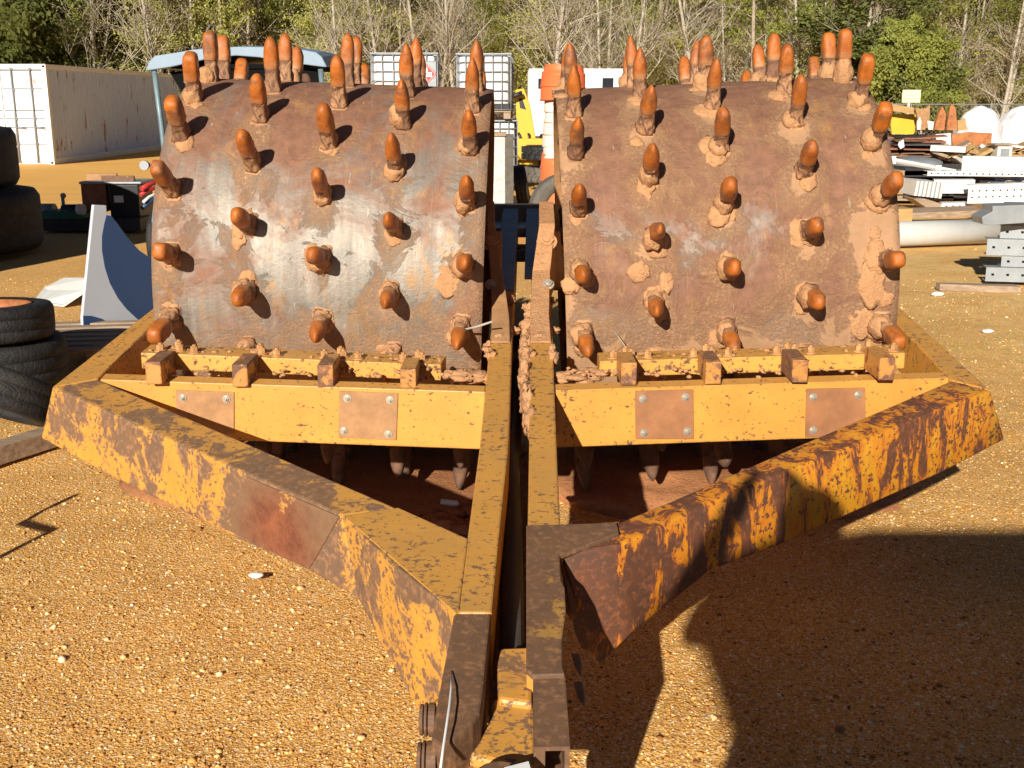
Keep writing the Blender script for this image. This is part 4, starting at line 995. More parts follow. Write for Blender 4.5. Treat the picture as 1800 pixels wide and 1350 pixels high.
# ================================================================= shipping container
def container():
    x1 = -12.25; Yf = 31.0; Wd, Hh, Ln = 2.44, 2.60, 12.2; x0 = x1 - Wd; t = thing('shipping_container', 'white shipping container with rust spots and corrugated side tinted for sky light at the yard edge', 'container', ((x0 + x1) / 2, Yf + Ln / 2, 0))
    k = Mt('container_white', .5); rz = k.ramp(k.noise(1.6, 8, .7, k.map((1, 1, .5))), [(.63, 0), (.68, 1)])
    k.color(k.mix(rz, k.mix(k.noise(3, 4), (.66, .67, .64), (.80, .80, .77)), (.35, .14, .05))); wm = k.m
    k = Mt('container_side_sky_tint', .55); v = k.map((1, 1.6, .45)); rz = k.ramp(k.noise(1.7, 9, .75, v), [(.565, 0), (.63, 1)])
    k.color(k.mix(rz, k.mix(k.noise(1.2, 5), (.46, .57, .74), (.56, .68, .86)), (.26, .09, .04))); sm_ = k.m  # blue tint imitates sky-lit shade and offsets the warm ground bounce
    # corrugated sides
    def side(x, s):
        m = MB(); n = 44; vs = []; p = (Ln - .3) / n
        pts = []
        for i in range(n):
            y = Yf + .15 + i * p
            pts += [(x, y), (x, y + p * .3), (x - s * .036, y + p * .5), (x - s * .036, y + p * .8)]
        pts.append((x, Yf + Ln - .15))
        v_ = [(a, b, .16) for a, b in pts] + [(a, b, Hh - .12) for a, b in pts]; nn = len(pts)
        m.add(v_, [(i, i + 1, i + 1 + nn, i + nn) for i in range(nn - 1)]); return m
    build('side_wall', side(x1 - .02, 1), sm_, t); build('side_wall', side(x0 + .02, -1), sm_, t)
    m = MB()
    for x in (x0 + .06, x1 - .06):
        for y in (Yf + .08, Yf + Ln - .08): m.box((x, y, Hh / 2), (.12, .16, Hh))
        m.box((x, Yf + Ln / 2, .08), (.12, Ln - .32, .16)); m.box((x, Yf + Ln / 2, Hh - .06), (.10, Ln - .32, .12))
    m.box(((x0 + x1) / 2, Yf + .06, Hh - .07), (Wd - .24, .10, .14)); m.box(((x0 + x1) / 2, Yf + .06, .09), (Wd - .24, .10, .16))
    build('frame', m, wm, t, .008)
    build('roof', MB().box(((x0 + x1) / 2, Yf + Ln / 2, Hh - .03), (Wd - .24, Ln - .32, .04)), 'rustrod', t)
    build('rear_wall', MB().box(((x0 + x1) / 2, Yf + Ln - .06, Hh / 2), (Wd - .24, .05, Hh - .3)), wm, t)
    m = MB()
    for x in (x0 + .06, x1 - .06):
        for z in (.03, Hh - .06): m.box((x, Yf - .004, z + (.02 if z < 1 else 0)), (.06, .01, .05))
    build('corner_casting', m, 'hole', t)
    for s in (0, 1):
        xa, xb = (x0 + .13, (x0 + x1) / 2 - .01) if s == 0 else ((x0 + x1) / 2 + .01, x1 - .13)
        d = build('door', MB().box(((xa + xb) / 2, Yf + .04, Hh / 2), (xb - xa, .05, Hh - .34)), wm, t, .004); W(d, t['_w'])
        m = MB()
        for z in (.42, .86, 1.08, 1.29, 1.85): m.box(((xa + xb) / 2, Yf + .0125, z + .12), (xb - xa - .04, .006, .022))
        build('groove', m, 'darksteel', d)
        for fx in (.27, .73):
            xx = xa + (xb - xa) * fx; m = MB(); m.tube([(xx, Yf - .03, .06), (xx, Yf - .03, Hh - .10)], .021, 10)
            for z in (.08, .55, 1.2, 1.95, Hh - .12): m.box((xx, Yf - .005, z), (.07, .05, .07))
            build('locking_bar', m, 'galv', d)
            build('handle', MB().tube([(xx, Yf - .05, .98), (xx + .28, Yf - .05, .95)], .012, 8), 'galv', d)
    # faded red logo block with an arrow end, top right of the door
    zt = 2.17; xl = x1 - .55; m = MB(); y = Yf + .010
    m.box((xl + .16, y, zt), (.27, .006, .11)); m.add([(xl + .31, y, zt - .055), (xl + .42, y, zt - .055), (xl + .47, y, zt), (xl + .42, y, zt + .055), (xl + .31, y, zt + .055)], [(0, 1, 2, 3, 4)])
    for i in range(5): pass
    k = Mt('faded_red_print', .6); k.color(k.mix(k.ramp(k.noise(28, 3, .6), [(.42, 0), (.55, 1)]), (.72, .25, .20), (.80, .66, .60))); build('red_logo', m, k.m, t)
container()

# ================================================================= IBC totes
def tote(cx, Y, z0, rz, label, w=1.2, d=1.0, placard=False, dark=False):
    t = thing('ibc_tote', label, 'liquid tote', (cx, Y, z0), None, rz); h = 1.0
    def bl(n, m, mt, bv=0, par=None): return build(n, m, mt, par or t, bv, True)
    m = MB(); m.box((0, 0, .16 + h / 2), (w - .08, d - .08, h - .03)); bl('bottle', m, 'offwhite' if False else 'white', .07)
    if dark: bl('dark_base', MB().box((0, 0, .20), (w - .05, d - .05, .16)), 'black', .01)
    m = MB()
    for z in [.17, .34, .51, .68, .85, 1.02, 1.15]:
        for s in (-1, 1):
            m.tube([(-w / 2, s * d / 2, z), (w / 2, s * d / 2, z)], .011, 6); m.tube([(s * w / 2, -d / 2, z), (s * w / 2, d / 2, z)], .011, 6)
    nx = 6
    for i in range(nx + 1):
        x = -w / 2 + w * i / nx
        for s in (-1, 1): m.tube([(x, s * d / 2, .15), (x, s * d / 2, 1.16)], .010, 6)
    for i in range(6):
        y = -d / 2 + d * i / 5
        for s in (-1, 1): m.tube([(s * w / 2, y, .15), (s * w / 2, y, 1.16)], .010, 6)
    m.box((0, -d / 2, 1.165), (w + .03, .03, .02)); m.box((0, d / 2, 1.165), (w + .03, .03, .02))
    m.box((-w / 2, 0, 1.165), (.03, d - .03, .02)); m.box((w / 2, 0, 1.165), (.03, d - .03, .02)); bl('cage', m, 'galv')
    m = MB(); m.box((0, 0, .135), (w, d, .025))
    for sx in (-1, 0, 1):
        for sy in (-1, 0, 1): m.box((sx * (w / 2 - .07), sy * (d / 2 - .07), .06), (.13, .13, .12))
    m.box((0, 0, .01), (w, .1, .02)); bl('pallet_base', m, 'wood', .004)
    m = MB(); m.lathe([(0, .03), (.10, .03), (.11, 0), (.11, -.04)], 20, Matrix.Translation((0, 0, 1.16))); bl('lid', m, 'red')
    if placard:
        p = bl('id_plate', MB().box((w * .27, -d / 2 - .02, .69), (.50, .006, .66)), 'galv')
        y = -d / 2 - .026; cx_, cz = .40, .80; r = .20
        def dia(r, yy, n, mt):
            bl(n, MB().add([(cx_ - r, yy, cz), (cx_, yy, cz - r), (cx_ + r, yy, cz), (cx_, yy, cz + r), (cx_ - r, yy - .003, cz), (cx_, yy - .003, cz - r), (cx_ + r, yy - .003, cz), (cx_, yy - .003, cz + r)], [(0, 1, 2, 3), (4, 7, 6, 5), (0, 4, 5, 1), (1, 5, 6, 2), (2, 6, 7, 3), (3, 7, 4, 0)]), mt, 0, p)
        dia(.185, y, 'placard', 'red'); dia(.165, y - .003, 'placard_line', 'white'); dia(.155, y - .0045, 'placard_field', 'red')
        bl('number_panel', MB().box((cx_, y - .010, cz - .01), (.20, .004, .085)), 'white', 0, p)
        fl = [(0, .13), (.022, .09), (.03, .06), (.018, .04), (-.018, .04), (-.03, .06), (-.015, .085)]
        m = MB().prism([Vector((cx_ + a, y - .0105, cz + b)) for a, b in fl], [Vector((cx_ + a, y - .0085, cz + b)) for a, b in fl]); bl('flame_mark', m, 'white', 0, p)
        text3d('1993', (cx_, y - .013, cz - .01), .085, 'black', p, rot=(R(90), 0, 0)); text3d('3', (cx_, y - .009, cz - .105), .07, 'white', p, rot=(R(90), 0, 0))
    return t
def text3d(s, loc, size, mat, parent, rot=(R(90), 0, 0), name='lettering'):
    cu = bpy.data.curves.new(name, 'FONT'); cu.body = s; cu.size = size; cu.align_x = 'CENTER'; cu.align_y = 'CENTER'; cu.extrude = .0008
    o = bpy.data.objects.new(name, cu); COL.objects.link(o); dg = bpy.context.evaluated_depsgraph_get(); dg.update()
    me = bpy.data.meshes.new_from_object(o.evaluated_get(dg)); bpy.data.objects.remove(o); me.materials.clear(); me.materials.append(MC[mat])
    ob = bpy.data.objects.new(name, me); COL.objects.link(ob); ob.parent = parent; ob.location = loc; ob.rotation_euler = rot; return ob
tote(-1.97, 21.9, 1.33, R(2), 'caged white liquid tote with a red flammable placard on top of its stack', placard=True)
tote(-1.95, 21.9, .135, R(1), 'caged liquid tote under the tote with the red placard')
tote(-.50, 22.3, 1.33, R(-2), 'caged liquid tote with a black bottom band topping the stack in the gap', w=1.0, d=1.2, dark=True)
tote(-.42, 22.4, .135, R(2), 'caged white liquid tote at the bottom of the stack seen in the gap', w=1.0, d=1.2)

pallet((-1.95, 21.9, 0), 0, 'pallet on the ground under the stack with the red placard', 1.2, 1.0)
pallet((-.45, 22.4, 0), 0, 'pallet on the ground under the liquid totes in the gap', 1.0, 1.2)

# ================================================================= things in the gap
def slab():
    Y = 17.6; a, b = atY(862, 240, Y), atY(903, 240, Y); c = Vector(((a.x + b.x) / 2 - .5, Y + .12, 0)); t = thing('concrete_block', 'rough whitish concrete block with a dark framed edge standing in the gap', 'block', c)
    m = MB(); V, F = ICO[2]
    x1 = atY(888, 300, Y).x; x2 = atY(903, 300, Y).x
    m.box((x1 - .6, Y + .15, .58), (1.2, .3, 1.10)); build('block', m, plain('rough_concrete', (.60, .58, .54), .9, 0, .35, 9, 1., 25, .02), t, .01)
    build('edge_frame', MB().box((x1 + (x2 - x1) * .5, Y + .17, .58), ((x2 - x1), .34, 1.16)), 'rubberdusty', t, .01)
    build('cap', MB().box((x1 - .6, Y + .15, 1.165), (1.24, .36, .06)), 'wood', t, .01)
slab()
def loader():
    Y = 27.5; a = atY(915, 260, Y); t = thing('loader_arm', 'bright yellow loader arm with a dark cut-out standing behind the totes', 'loader', (a.x, Y, 0))
    q = [(906, 158), (921, 155), (932, 185), (945, 262), (948, 290), (906, 290), (908, 230), (907, 190)]
    F_ = [atY(x, y, Y) for x, y in q]; build('arm', MB().prism(F_, [v + Vector((0, .3, 0)) for v in F_]), 'loader', t, .02)
    q = [(912, 173), (918, 173), (925, 193), (914, 190)]
    F_ = [atY(x, y, Y - .004) for x, y in q]; build('cut_out', MB().prism(F_, [v + Vector((0, .012, 0)) for v in F_]), 'darksteel', t)
    m = MB(); m.tube([atY(898, 171, Y - .2), atY(918, 163, Y - .2)], .055, 10); build('cylinder', m, 'darksteel', t)
    m = MB(); m.tube([atY(911, 233, Y - .1), atY(915, 243, Y - .1), atY(922, 247, Y - .1), atY(930, 244, Y - .1), atY(929, 234, Y - .1)], .03, 8); build('bracket', m, 'black', t)
    build('chassis', MB().box((a.x + .1, Y + .9, .55), (1.2, 2.2, .5)), 'loader', t, .03)
    for s in (-.5, .6):
        m = MB(); tyre(m, Vector((a.x + s, Y + .3, .45)), .45, .3, Matrix.Rotation(R(90), 3, 'Y')); build('wheel', m, 'rubber', t)
loader()
def trailer():
    Y = 36; a, b = atY(929, 123, Y), atY(1096, 123, Y); w = b.x - a.x; cx = (a.x + b.x) / 2; zt = a.z; zb = .35
    t = thing('office_trailer', 'flat white site trailer with two small dark windows behind the drums', 'trailer', (cx, Y + 1.5, 0))
    build('wall', MB().box((cx, Y + 1.5, (zt + zb) / 2), (w, 3.0, zt - zb)), 'white', t, .03)
    build('roof', MB().box((cx, Y + 1.5, zt + .02), (w - .04, 2.96, .04)), 'offwhite', t)
    for (x0, x1, y0, y1) in ((946, 963, 138, 156), (1059, 1078, 137, 155)):
        p, q = atY(x0, y0, Y), atY(x1, y1, Y); f = build('window', MB().box(((p.x + q.x) / 2, Y - .005, (p.z + q.z) / 2), (q.x - p.x, .02, p.z - q.z)), 'black', t); W(f, t['_w'])
        build('pane', MB().box(((p.x + q.x) / 2, Y - .017, (p.z + q.z) / 2), (q.x - p.x - .04, .006, p.z - q.z - .04)), 'glass', f)
    build('skirt', MB().box((cx, Y + 1.5, .18), (w - .2, 2.8, .34)), 'black', t)
    for s in (-.6, .6):
        m = MB(); tyre(m, Vector((cx + s, Y + .1, .36)), .36, .22, Matrix.Rotation(R(90), 3, 'Y')); build('wheel', m, 'rubber', t)
trailer()
# nested traffic barrels
def barrel_mesh(band):
    m = MB(); m.lathe([(.20, .10), (.215, .06), (.215, .035), (.225, .03), (.235, 0), (.225, -.03), (.20, -.03)], 28, mi=0)
    m.lathe([(.212, .036), (.232, .032), (.238, -.09), (.242, -.092), (.246, -.115), (.20, -.115)], 28, mi=1 if band else 0)
    o = build('traffic_barrel', m, ['orange', 'reflect'], None, 0, True); me = o.data; bpy.data.objects.remove(o); return me
bm0, bm1 = barrel_mesh(False), barrel_mesh(True)
Yb = 14.4
zs = [.14 + .139 * i for i in range(14)]
nm = ['bottom', 'second', 'third', 'fourth', 'fifth', 'sixth', 'seventh', 'eighth', 'ninth', 'tenth', 'eleventh', 'twelfth', 'thirteenth', 'topmost']
for i, z in enumerate(zs):
    white = 7 <= i <= 11
    o = bpy.data.objects.new('traffic_barrel', bm1 if white else bm0); COL.objects.link(o)
    o.location = (atY(980, 300, Yb).x + .012 * math.sin(i * 2.1) + .004 * i, Yb + .01 * math.cos(i * 3), z); sc = 1.0 if i < 12 else 1.15
    o.scale = (sc * (1 - .012 * max(0, i - 3)) if i < 12 else 1.15, sc * (1 - .012 * i) if i < 12 else 1.15, 1.25)
    o.rotation_euler = (R(random.Random(i).uniform(-3, 3)), R(random.Random(i + 9).uniform(-4, 4)), i)
    tag(o, '%s ring of the nested orange traffic barrels, counted from the ground, %s' % (nm[i], 'white banded' if white else 'all orange'), 'traffic barrel', 'nested traffic barrels in the gap')
# orange mesh bits behind the right drum
for i, px in enumerate((1022, 1040, 1058, 1078)):
    m = MB(); c = atY(px, 166, 19); m.blob((c.x, 19, c.z * .5), (.17, .14, c.z * .5 + .06 * (i % 2)), i, .12, 1.5, 3)
    solo('orange_bag', m, 'orange', 'orange plastic bag stack peeping over the reddish drum, %s from the gap' % ('first', 'second', 'third', 'fourth')[i], 'bag', 'orange bags behind the reddish drum')
tyre_thing((.13 + .55, 22.0, .30), .42, .30, 'dusty knobbly tyre lying behind the orange barrels', lugs=18, mat='rubberdusty')
tyre_thing((.60, 21.6, .72), .40, .26, 'dark treaded tyre lying on the dusty knobbly tyre', lugs=18, mat='rubber')
tyre_thing((.62, 13.4, .42), .42, .26, 'grey worn tyre standing beside the orange barrels', Matrix.Rotation(R(90), 3, 'X') @ Matrix.Rotation(R(10), 3, 'Y'), mat='rubberdusty')
tyre_thing((.15, 18.6, .33), .33, .22, 'black tyre standing behind the concrete block', Matrix.Rotation(R(80), 3, 'Y'), mat='rubber')

# ================================================================= right-hand scrap yard
def right_side():
    rnd = random.Random(21)
    # white pipe
    a, b = atZ(1560, 412, .15), atZ(1768, 405, .15); d = (b - a).normalized()
    m = MB(); m.tube([a - d * .6, b], .145, 32); solo('white_pipe', m, 'pipe', 'large whitish pipe lying on the ground in front of the white beams', 'pipe')
    # grey board above pipe
    a, b = atY(1560, 385, 15.6), atY(1760, 376, 16.0)
    m = MB(); m.prism([a + Vector((-.3, 0, .06)), b + Vector((0, 0, .06)), b + Vector((0, .3, .1)), a + Vector((-.3, .3, .1))], [a + Vector((-.3, 0, -.02)), b + Vector((0, 0, -.02)), b + Vector((0, .3, -.02)), a + Vector((-.3, .3, -.02))])
    solo('weathered_plank', m, 'wood', 'long grey weathered plank on blocks behind the whitish pipe', 'plank', bevel=.005)
    solo('timber_bearer', MB().box((a.x + .2, 15.7, .12), (.2, .4, .24)), 'timber', 'timber bearer under the drum end of the grey plank', 'bearer'); solo('timber_bearer', MB().box((b.x - .2, 16.1, .12), (.2, .4, .24)), 'timber', 'timber bearer under the far right end of the grey plank', 'bearer')
    # ground board
    a, b = atZ(1652, 505, .02), atZ(1795, 510, .02); m = MB(); d = (b - a)
    m.prism([a + Vector((0, 0, .03)), b + Vector((0, 0, .03)), b + Vector((0, .14, .03)), a + Vector((0, .10, .03))], [a - Vector((0, 0, .03)), b - Vector((0, 0, .03)), b + Vector((0, .14, -.03)), a + Vector((0, .10, -.03))])
    solo('plank', m, 'wood', 'short broken plank on the ground in front of the grey beam stack', 'plank', bevel=.003)
    # galvanised channel stack
    def channel(p0, p1, h, w, mat, lab, holes=True, grp='stacked grey punched channels', rows=1, name='steel_channel', flange=.035, pitch=.13):
        t = thing(name, lab, 'steel beam', Vector((p0.x, p0.y, p0.z)), grp); ax = (p1 - p0).normalized(); L = (p1 - p0).length; up = Vector((0, 0, 1)); sd = ax.cross(up).normalized()
        if sd.y > 0: sd = -sd        # toward the camera
        m = MB(); th = .006
        def bx(o, l, hh, ww): 
            P_ = [p0 + ax * a_ + up * b_ - sd * c_ for b_ in (o[1] + hh, o[1]) for a_, c_ in ((0, o[2]), (l, o[2]), (l, o[2] + ww), (0, o[2] + ww))]; m.prism(P_[:4], P_[4:])
        bx((0, 0, 0), L, h, th); bx((0, h - th, th + .0005), L, th, w); bx((0, 0, th + .0005), L, th, w)
        build('channel', m, mat, t)
        if holes:
            hm = MB(); n = int(L / pitch)
            for r_ in range(rows):
                zz = h * ((r_ + 1) / (rows + 1)) if rows > 1 else h * .5
                for i in range(n):
                    c = p0 + ax * (.06 + i * pitch) + up * zz + sd * .002; hm.prism([c + ax * .012 + up * .01, c + ax * .012 - up * .01, c - ax * .012 - up * .01, c - ax * .012 + up * .01], [v - sd * .0035 for v in (c + ax * .012 + up * .01, c + ax * .012 - up * .01, c - ax * .012 - up * .01, c - ax * .012 + up * .01)])
            build('hole_row', hm, 'hole', t)
        return t
    base = atZ(1731, 500); z = .03
    nmz = ['lowest', 'second lowest', 'third lowest', 'middle', 'fifth from the ground', 'sixth from the ground', 'uppermost']
    for i in range(6):
        off = [0, .14, .0, .12, .13, .16][i]; h = [.13, .10, .15, .12, .10, .09][i]
        p0 = Vector((base.x + off, base.y + .02 * i, z)); p1 = p0 + Vector((2.6, -.55 - .05 * i, 0))
        if i == 1: z += .0
        channel(p0, p1, h, .16, 'galv', '%s grey punched steel channel of the stack at the right edge' % nmz[i], True); z += h + .004
    a = atY(1735, 368, 10.4); m = MB(); q = [(1726, 382), (1737, 376), (1745, 372), (1745, 362), (1800, 360), (1850, 362), (1850, 395), (1800, 392), (1740, 396), (1728, 394)]
    F_ = [atY(x, y, 10.3) for x, y in q]; m.prism(F_, [v + Vector((0, .25, 0)) for v in F_])
    solo('steel_bracket', m, 'galv', 'bent grey steel bracket lying on top of the channel stack', 'bracket', bevel=.004)
    # white punched beams
    def wb(x0, y0, x1, y1, Y, h, rows, lab, holes=True): channel(atY(x0, y0, Y), atY(x1, y1, Y - .15), h, .25, 'beamwhite', lab, holes, None, rows, 'white_beam', pitch=.095)
    wb(1655, 374, 1815, 371, 16.9, .14, 2, 'lowest white punched beam with two rows of holes'); wb(1700, 358, 1815, 355, 16.7, .27, 2, 'wide white punched beam lying on the lowest one')
    wb(1606, 384, 1660, 372, 17.6, .12, 2, 'short white punched channel end at the left of the beam pile')
    wb(1630, 309, 1830, 311, 17.6, .07, 1, 'long narrow white rail with a rounded end, on top of the beam pile'); wb(1690, 300, 1830, 302, 17.9, .22, 0, 'broad plain white beam behind the narrow rail', False)
    wb(1640, 340, 1712, 340, 17.3, .20, 0, 'plain white beam in the middle of the pile', False)
    for i in range(7):
        x = 1610 + i * 7.2; a, b = atY(x + 2, 318 + i * .6, 17.0), atY(x - 3, 344 + i * .8, 16.9)
        m = MB(); m.prism([a, a + Vector((.035, 0, 0)), a + Vector((.035, .8, .0)), a + Vector((0, .8, 0))], [b, b + Vector((.035, 0, 0)), b + Vector((.035, .8, 0)), b + Vector((0, .8, 0))])
        solo('white_board', m, 'beamwhite' if i % 3 else 'reflect', 'narrow white upright board, %s from the left in the sheaf beside the beams' % ('first', 'second', 'third', 'fourth', 'fifth', 'sixth', 'seventh')[i], 'board', 'sheaf of white upright boards')
    a = atY(1625, 362, 16.8); m = MB(); m.prism([atY(1606, 350, 16.8), atY(1625, 349, 16.8), atY(1655, 358, 16.8), atY(1652, 372, 16.8), atY(1630, 366, 16.8)], [v + Vector((0, .5, 0)) for v in (atY(1606, 350, 16.8), atY(1625, 349, 16.8), atY(1655, 358, 16.8), atY(1652, 372, 16.8), atY(1630, 366, 16.8))])
    solo('timber_block', m, 'wood', 'split brown timber block wedged under the white slats', 'timber')
    for i in range(3):
        m = MB(); c = atY(1760 + i * 26, 326, 18.4); m.box((c.x, 18.4, c.z), (.5, .5, .13), Matrix.Rotation(R(8 * i), 3, 'Y')); solo('grey_slab', m, 'offwhite', ('left', 'middle', 'right')[i] + ' pale slab between the white beams', 'slab', bevel=.01)
    # yellow timber stack
    z = 0.05
    for i in range(5):
        yy = 19.0; x0 = atY(1560, 300, yy).x - .2; x1 = atY(1690 + rnd.randint(-14, 14), 300, yy).x; h = .085; g = .018
        m = MB(); m.box(((x0 + x1) / 2, yy + .5, z + h / 2), (x1 - x0, 1.0, h), Matrix.Rotation(R(rnd.uniform(-.6, .9)), 3, 'Y')); z += h + g
        solo('timber_beam', m, 'timber' if i % 4 else 'wood', 'yellowish squared timber, number %d from the ground, in the stack behind the reddish drum' % (i + 1), 'timber', 'stack of yellowish timbers', bevel=.006)
    # cream rail on top going down to the right
    m = MB(); a, b = atY(1567, 281, 18.3), atY(1680, 302, 18.0); m.tube([a, b], .035, 4, smooth=False); m.box(a, (.11, .1, .12)); m.box(lerp(a, b, .72), (.09, .09, .1)); solo('cream_rail', m, 'offwhite', 'cream square rail sloping across the timber stack', 'rail')
    m = MB(); c = atY(1618, 283, 19.6); m.blob((c.x, 19.8, c.z - .05), (.42, .5, .12), 3, .1, 1, 3); solo('grey_tarp', m, 'galv', 'small grey tarpaulin bundle behind the cream rail', 'tarp')
    # rusty rods / sheets pile
    for i in range(44):
        t_ = i / 43; yy = 22 + rnd.uniform(-.4, .5); y_ = 282 - t_ * 40 + rnd.uniform(-3, 3); x0 = 1558 + rnd.uniform(0, 30); x1 = 1625 + rnd.uniform(0, 62 - 20 * t_)
        a, b = atY(x0, y_, yy), atY(x1, y_ + rnd.uniform(-7, 7), yy + rnd.uniform(-.3, .3)); m = MB(); w = rnd.uniform(.02, .10)
        u = Vector((0, w * .3, w)); m.prism([a, b, b + Vector((0, .25, .02)), a + Vector((0, .25, .02))], [v - Vector((0, 0, rnd.uniform(.012, .04))) for v in (a, b, b + Vector((0, .25, .02)), a + Vector((0, .25, .02)))])
        solo('rusty_strip', m, rnd.choice(['rustrod', 'rustrod', 'rustsheet', 'brown', 'darksteel']), 'rusty brown steel strip in the tangled heap behind the timber stack', 'steel strip', 'heap of rusty steel strips')
    m = MB(); m.box((atY(1620, 270, 22.6).x, 22.8, .35), (3.0, .8, .7)); solo('scrap_bin', m, 'darksteel', 'low dark bin holding the heap of rusty strips', 'bin')
    m = MB(); q = [(1580, 250), (1588, 245), (1590, 258), (1583, 262), (1579, 256)]; F_ = [atY(x, y, 21.4) for x, y in q]; m.prism(F_, [v + Vector((0, .02, 0)) for v in F_]); solo('white_tag', m, 'white', 'small white board stuck on the rusty heap', 'board')
    # rust sheet + wood pile
    q = [(1673, 236), (1705, 232), (1744, 234), (1742, 262), (1706, 264), (1675, 262)]
    F_ = [atY(x, y, 21.8) for x, y in q]; solo('rusty_sheet', MB().prism(F_, [v + Vector((0, .05, 0)) for v in F_]), 'rustsheet', 'streaky orange rusted sheet standing on the lumber pile', 'sheet')
    q = [(1645, 236), (1672, 234), (1672, 260), (1648, 262)]; F_ = [atY(x, y, 22.4) for x, y in q]; solo('dented_panel', MB().prism(F_, [v + Vector((0, .06, 0)) for v in F_]), 'offwhite', 'dented white panel left of the streaky rusted sheet', 'panel')
    for i in range(26):
        x = 1652 + rnd.uniform(0, 92); y = 278 - rnd.uniform(0, 18); yy = 20.6 + rnd.uniform(0, .6); c = atY(x, y, yy)
        m = MB(); m.box(c, (rnd.uniform(.15, .6), rnd.uniform(.2, .5), rnd.uniform(.05, .12)), Matrix.Rotation(R(rnd.uniform(-35, 35)), 3, 'Y') @ Matrix.Rotation(R(rnd.uniform(-40, 40)), 3, 'Z'))
        solo('lumber_offcut', m, rnd.choice(['timber', 'wood', 'reflect', 'timber']), 'pale lumber offcut in the jumble under the streaky rusted sheet', 'offcut', 'jumble of lumber offcuts')
    m = MB(); m.box((atY(1700, 300, 21.2).x, 21.4, .26), (2.0, 1.2, .52)); solo('lumber_rack', m, 'wood', 'low timber rack under the lumber offcuts', 'rack')
    m = MB(); c = atY(1760, 268, 20.4); m.box(c, (.26, .3, .24)); t = solo('window_frame', m, 'reflect', 'cream boxed window frame on the pile right of the rusted sheet', 'window frame', bevel=.01)
    build('pane', MB().box((0, -.155, .12), (.15, .01, .14)), 'galv', t, 0, True); build('head', MB().box((0, -.02, .26), (.4, .34, .025)), 'wood', t, 0, True)
    for i in range(9):
        x = 1745 + i * 9; yy = 22.5; c = atY(x, 256 + (i % 3) * 8, yy); m = MB(); m.box(c, (.5, .6, .04), Matrix.Rotation(R(rnd.uniform(-25, 25)), 3, 'Y')); solo('scrap_board', m, rnd.choice(['rustrod', 'timber', 'white', 'brown']), 'flat scrap board below the white tarpaulin mounds', 'board', 'scrap boards below the tarpaulins')
    m = MB(); m.box((atY(1790, 280, 23).x, 23, .4), (2.4, 1.0, .8)); solo('scrap_crate', m, 'rustrod', 'rusty crate under the scrap boards at the right edge', 'crate')
    m = MB(); m.box((atY(1750, 300, 19.5).x, 19.6, .34), (3.4, 1.2, .5)); solo('dark_frame', m, 'darksteel', 'dark steel frame lying behind the white beams', 'frame')
    # tarps
    for i, (x0, x1, yt) in enumerate(((1697, 1775, 190), (1770, 1860, 189))):
        a, b = atY(x0, 235, 27 + i), atY(x1, 235, 27 + i); zt = atY(x0, yt, 27 + i).z; m = MB(); m.blob(((a.x + b.x) / 2, 27.6 + i, zt * .45), ((b.x - a.x) / 2, .8, zt * .56), i + 3, .14, 1.5, 4)
        solo('tarp_mound', m, 'tarp', ('rounded white tarpaulin mound beside the rusted plates', 'white tarpaulin mound cut by the right edge')[i], 'tarp')
    # yellow plate, rusted plates
    Yp = 25.5
    def pl(q, mat, lab, name, cat, Y=Yp, th=.08): F_ = [atY(x, y, Y) for x, y in q]; return solo(name, MB().prism(F_, [v + Vector((0, th, 0)) for v in F_]), mat, lab, cat)
    pl([(1568, 200), (1618, 201), (1612, 226), (1605, 236), (1568, 236), (1566, 220)], 'loader', 'yellow painted steel plate with torn edge below the sign', 'yellow_plate', 'plate')
    pl([(1567, 184), (1570, 183), (1610, 190), (1608, 201), (1567, 195)], 'timber', 'corrugated tan strip lying on the yellow plate', 'tan_strip', 'strip', 25.2)
    pl([(1609, 189), (1618, 192), (1628, 190), (1635, 184), (1634, 205), (1632, 228), (1610, 228), (1614, 212)], 'rustplate', 'forked rusty casting with cream streaks right of the yellow plate', 'rusty_casting', 'casting', 25.0)
    pl([(1642, 228), (1650, 200), (1657, 187), (1663, 200), (1660, 229)], 'rustsheet', 'pointed rusty plate, left one of the upright pair', 'pointed_plate', 'plate', 24.8)
    pl([(1664, 229), (1668, 200), (1672, 182), (1680, 190), (1683, 228)], 'rustsheet', 'pointed rusty plate, taller right one of the upright pair', 'pointed_plate', 'plate', 24.9)
    pl([(1612, 214), (1617, 205), (1620, 214), (1618, 228), (1612, 228)], 'reflect', 'cream curved trim in front of the forked casting', 'cream_trim', 'trim', 24.6, .03); pl([(1630, 212), (1642, 214), (1640, 228), (1632, 228)], 'reflect', 'cream offcut between the casting and the pointed plate', 'cream_offcut', 'offcut', 24.6, .03)
    pl([(1683, 212), (1697, 208), (1700, 228), (1684, 230)], 'timber', 'pile of yellow sticks left of the tarpaulin mounds', 'stick_pile', 'sticks', 25.5)
    c = atY(1630, 232, 25); m = MB(); m.box((c.x, 25.4, .45), (2.4, 1.4, .9)); solo('steel_rack', m, 'bluesteel', 'low grey rack carrying the yellow plate and rusted plates', 'rack')
    # sign
    Y = 40; a, b = atY(1587, 158, Y), atY(1617, 180, Y); cx = (a.x + b.x) / 2; t = thing('yard_sign', 'pale yellow sign with small dark lettering on a cream post above the fence', 'sign', (cx, Y, 0))
    k = plain('sign_yellow', (.80, .76, .42), .6, 0, .05); s = build('board', MB().box((cx, Y, (a.z + b.z) / 2), (b.x - a.x, .02, a.z - b.z)), k, t, 0); build('post', MB().box((cx - .06, Y + .04, b.z / 2 + .1), (.07, .05, b.z + .2)), 'reflect', t)
    zc = (a.z + b.z) / 2; 
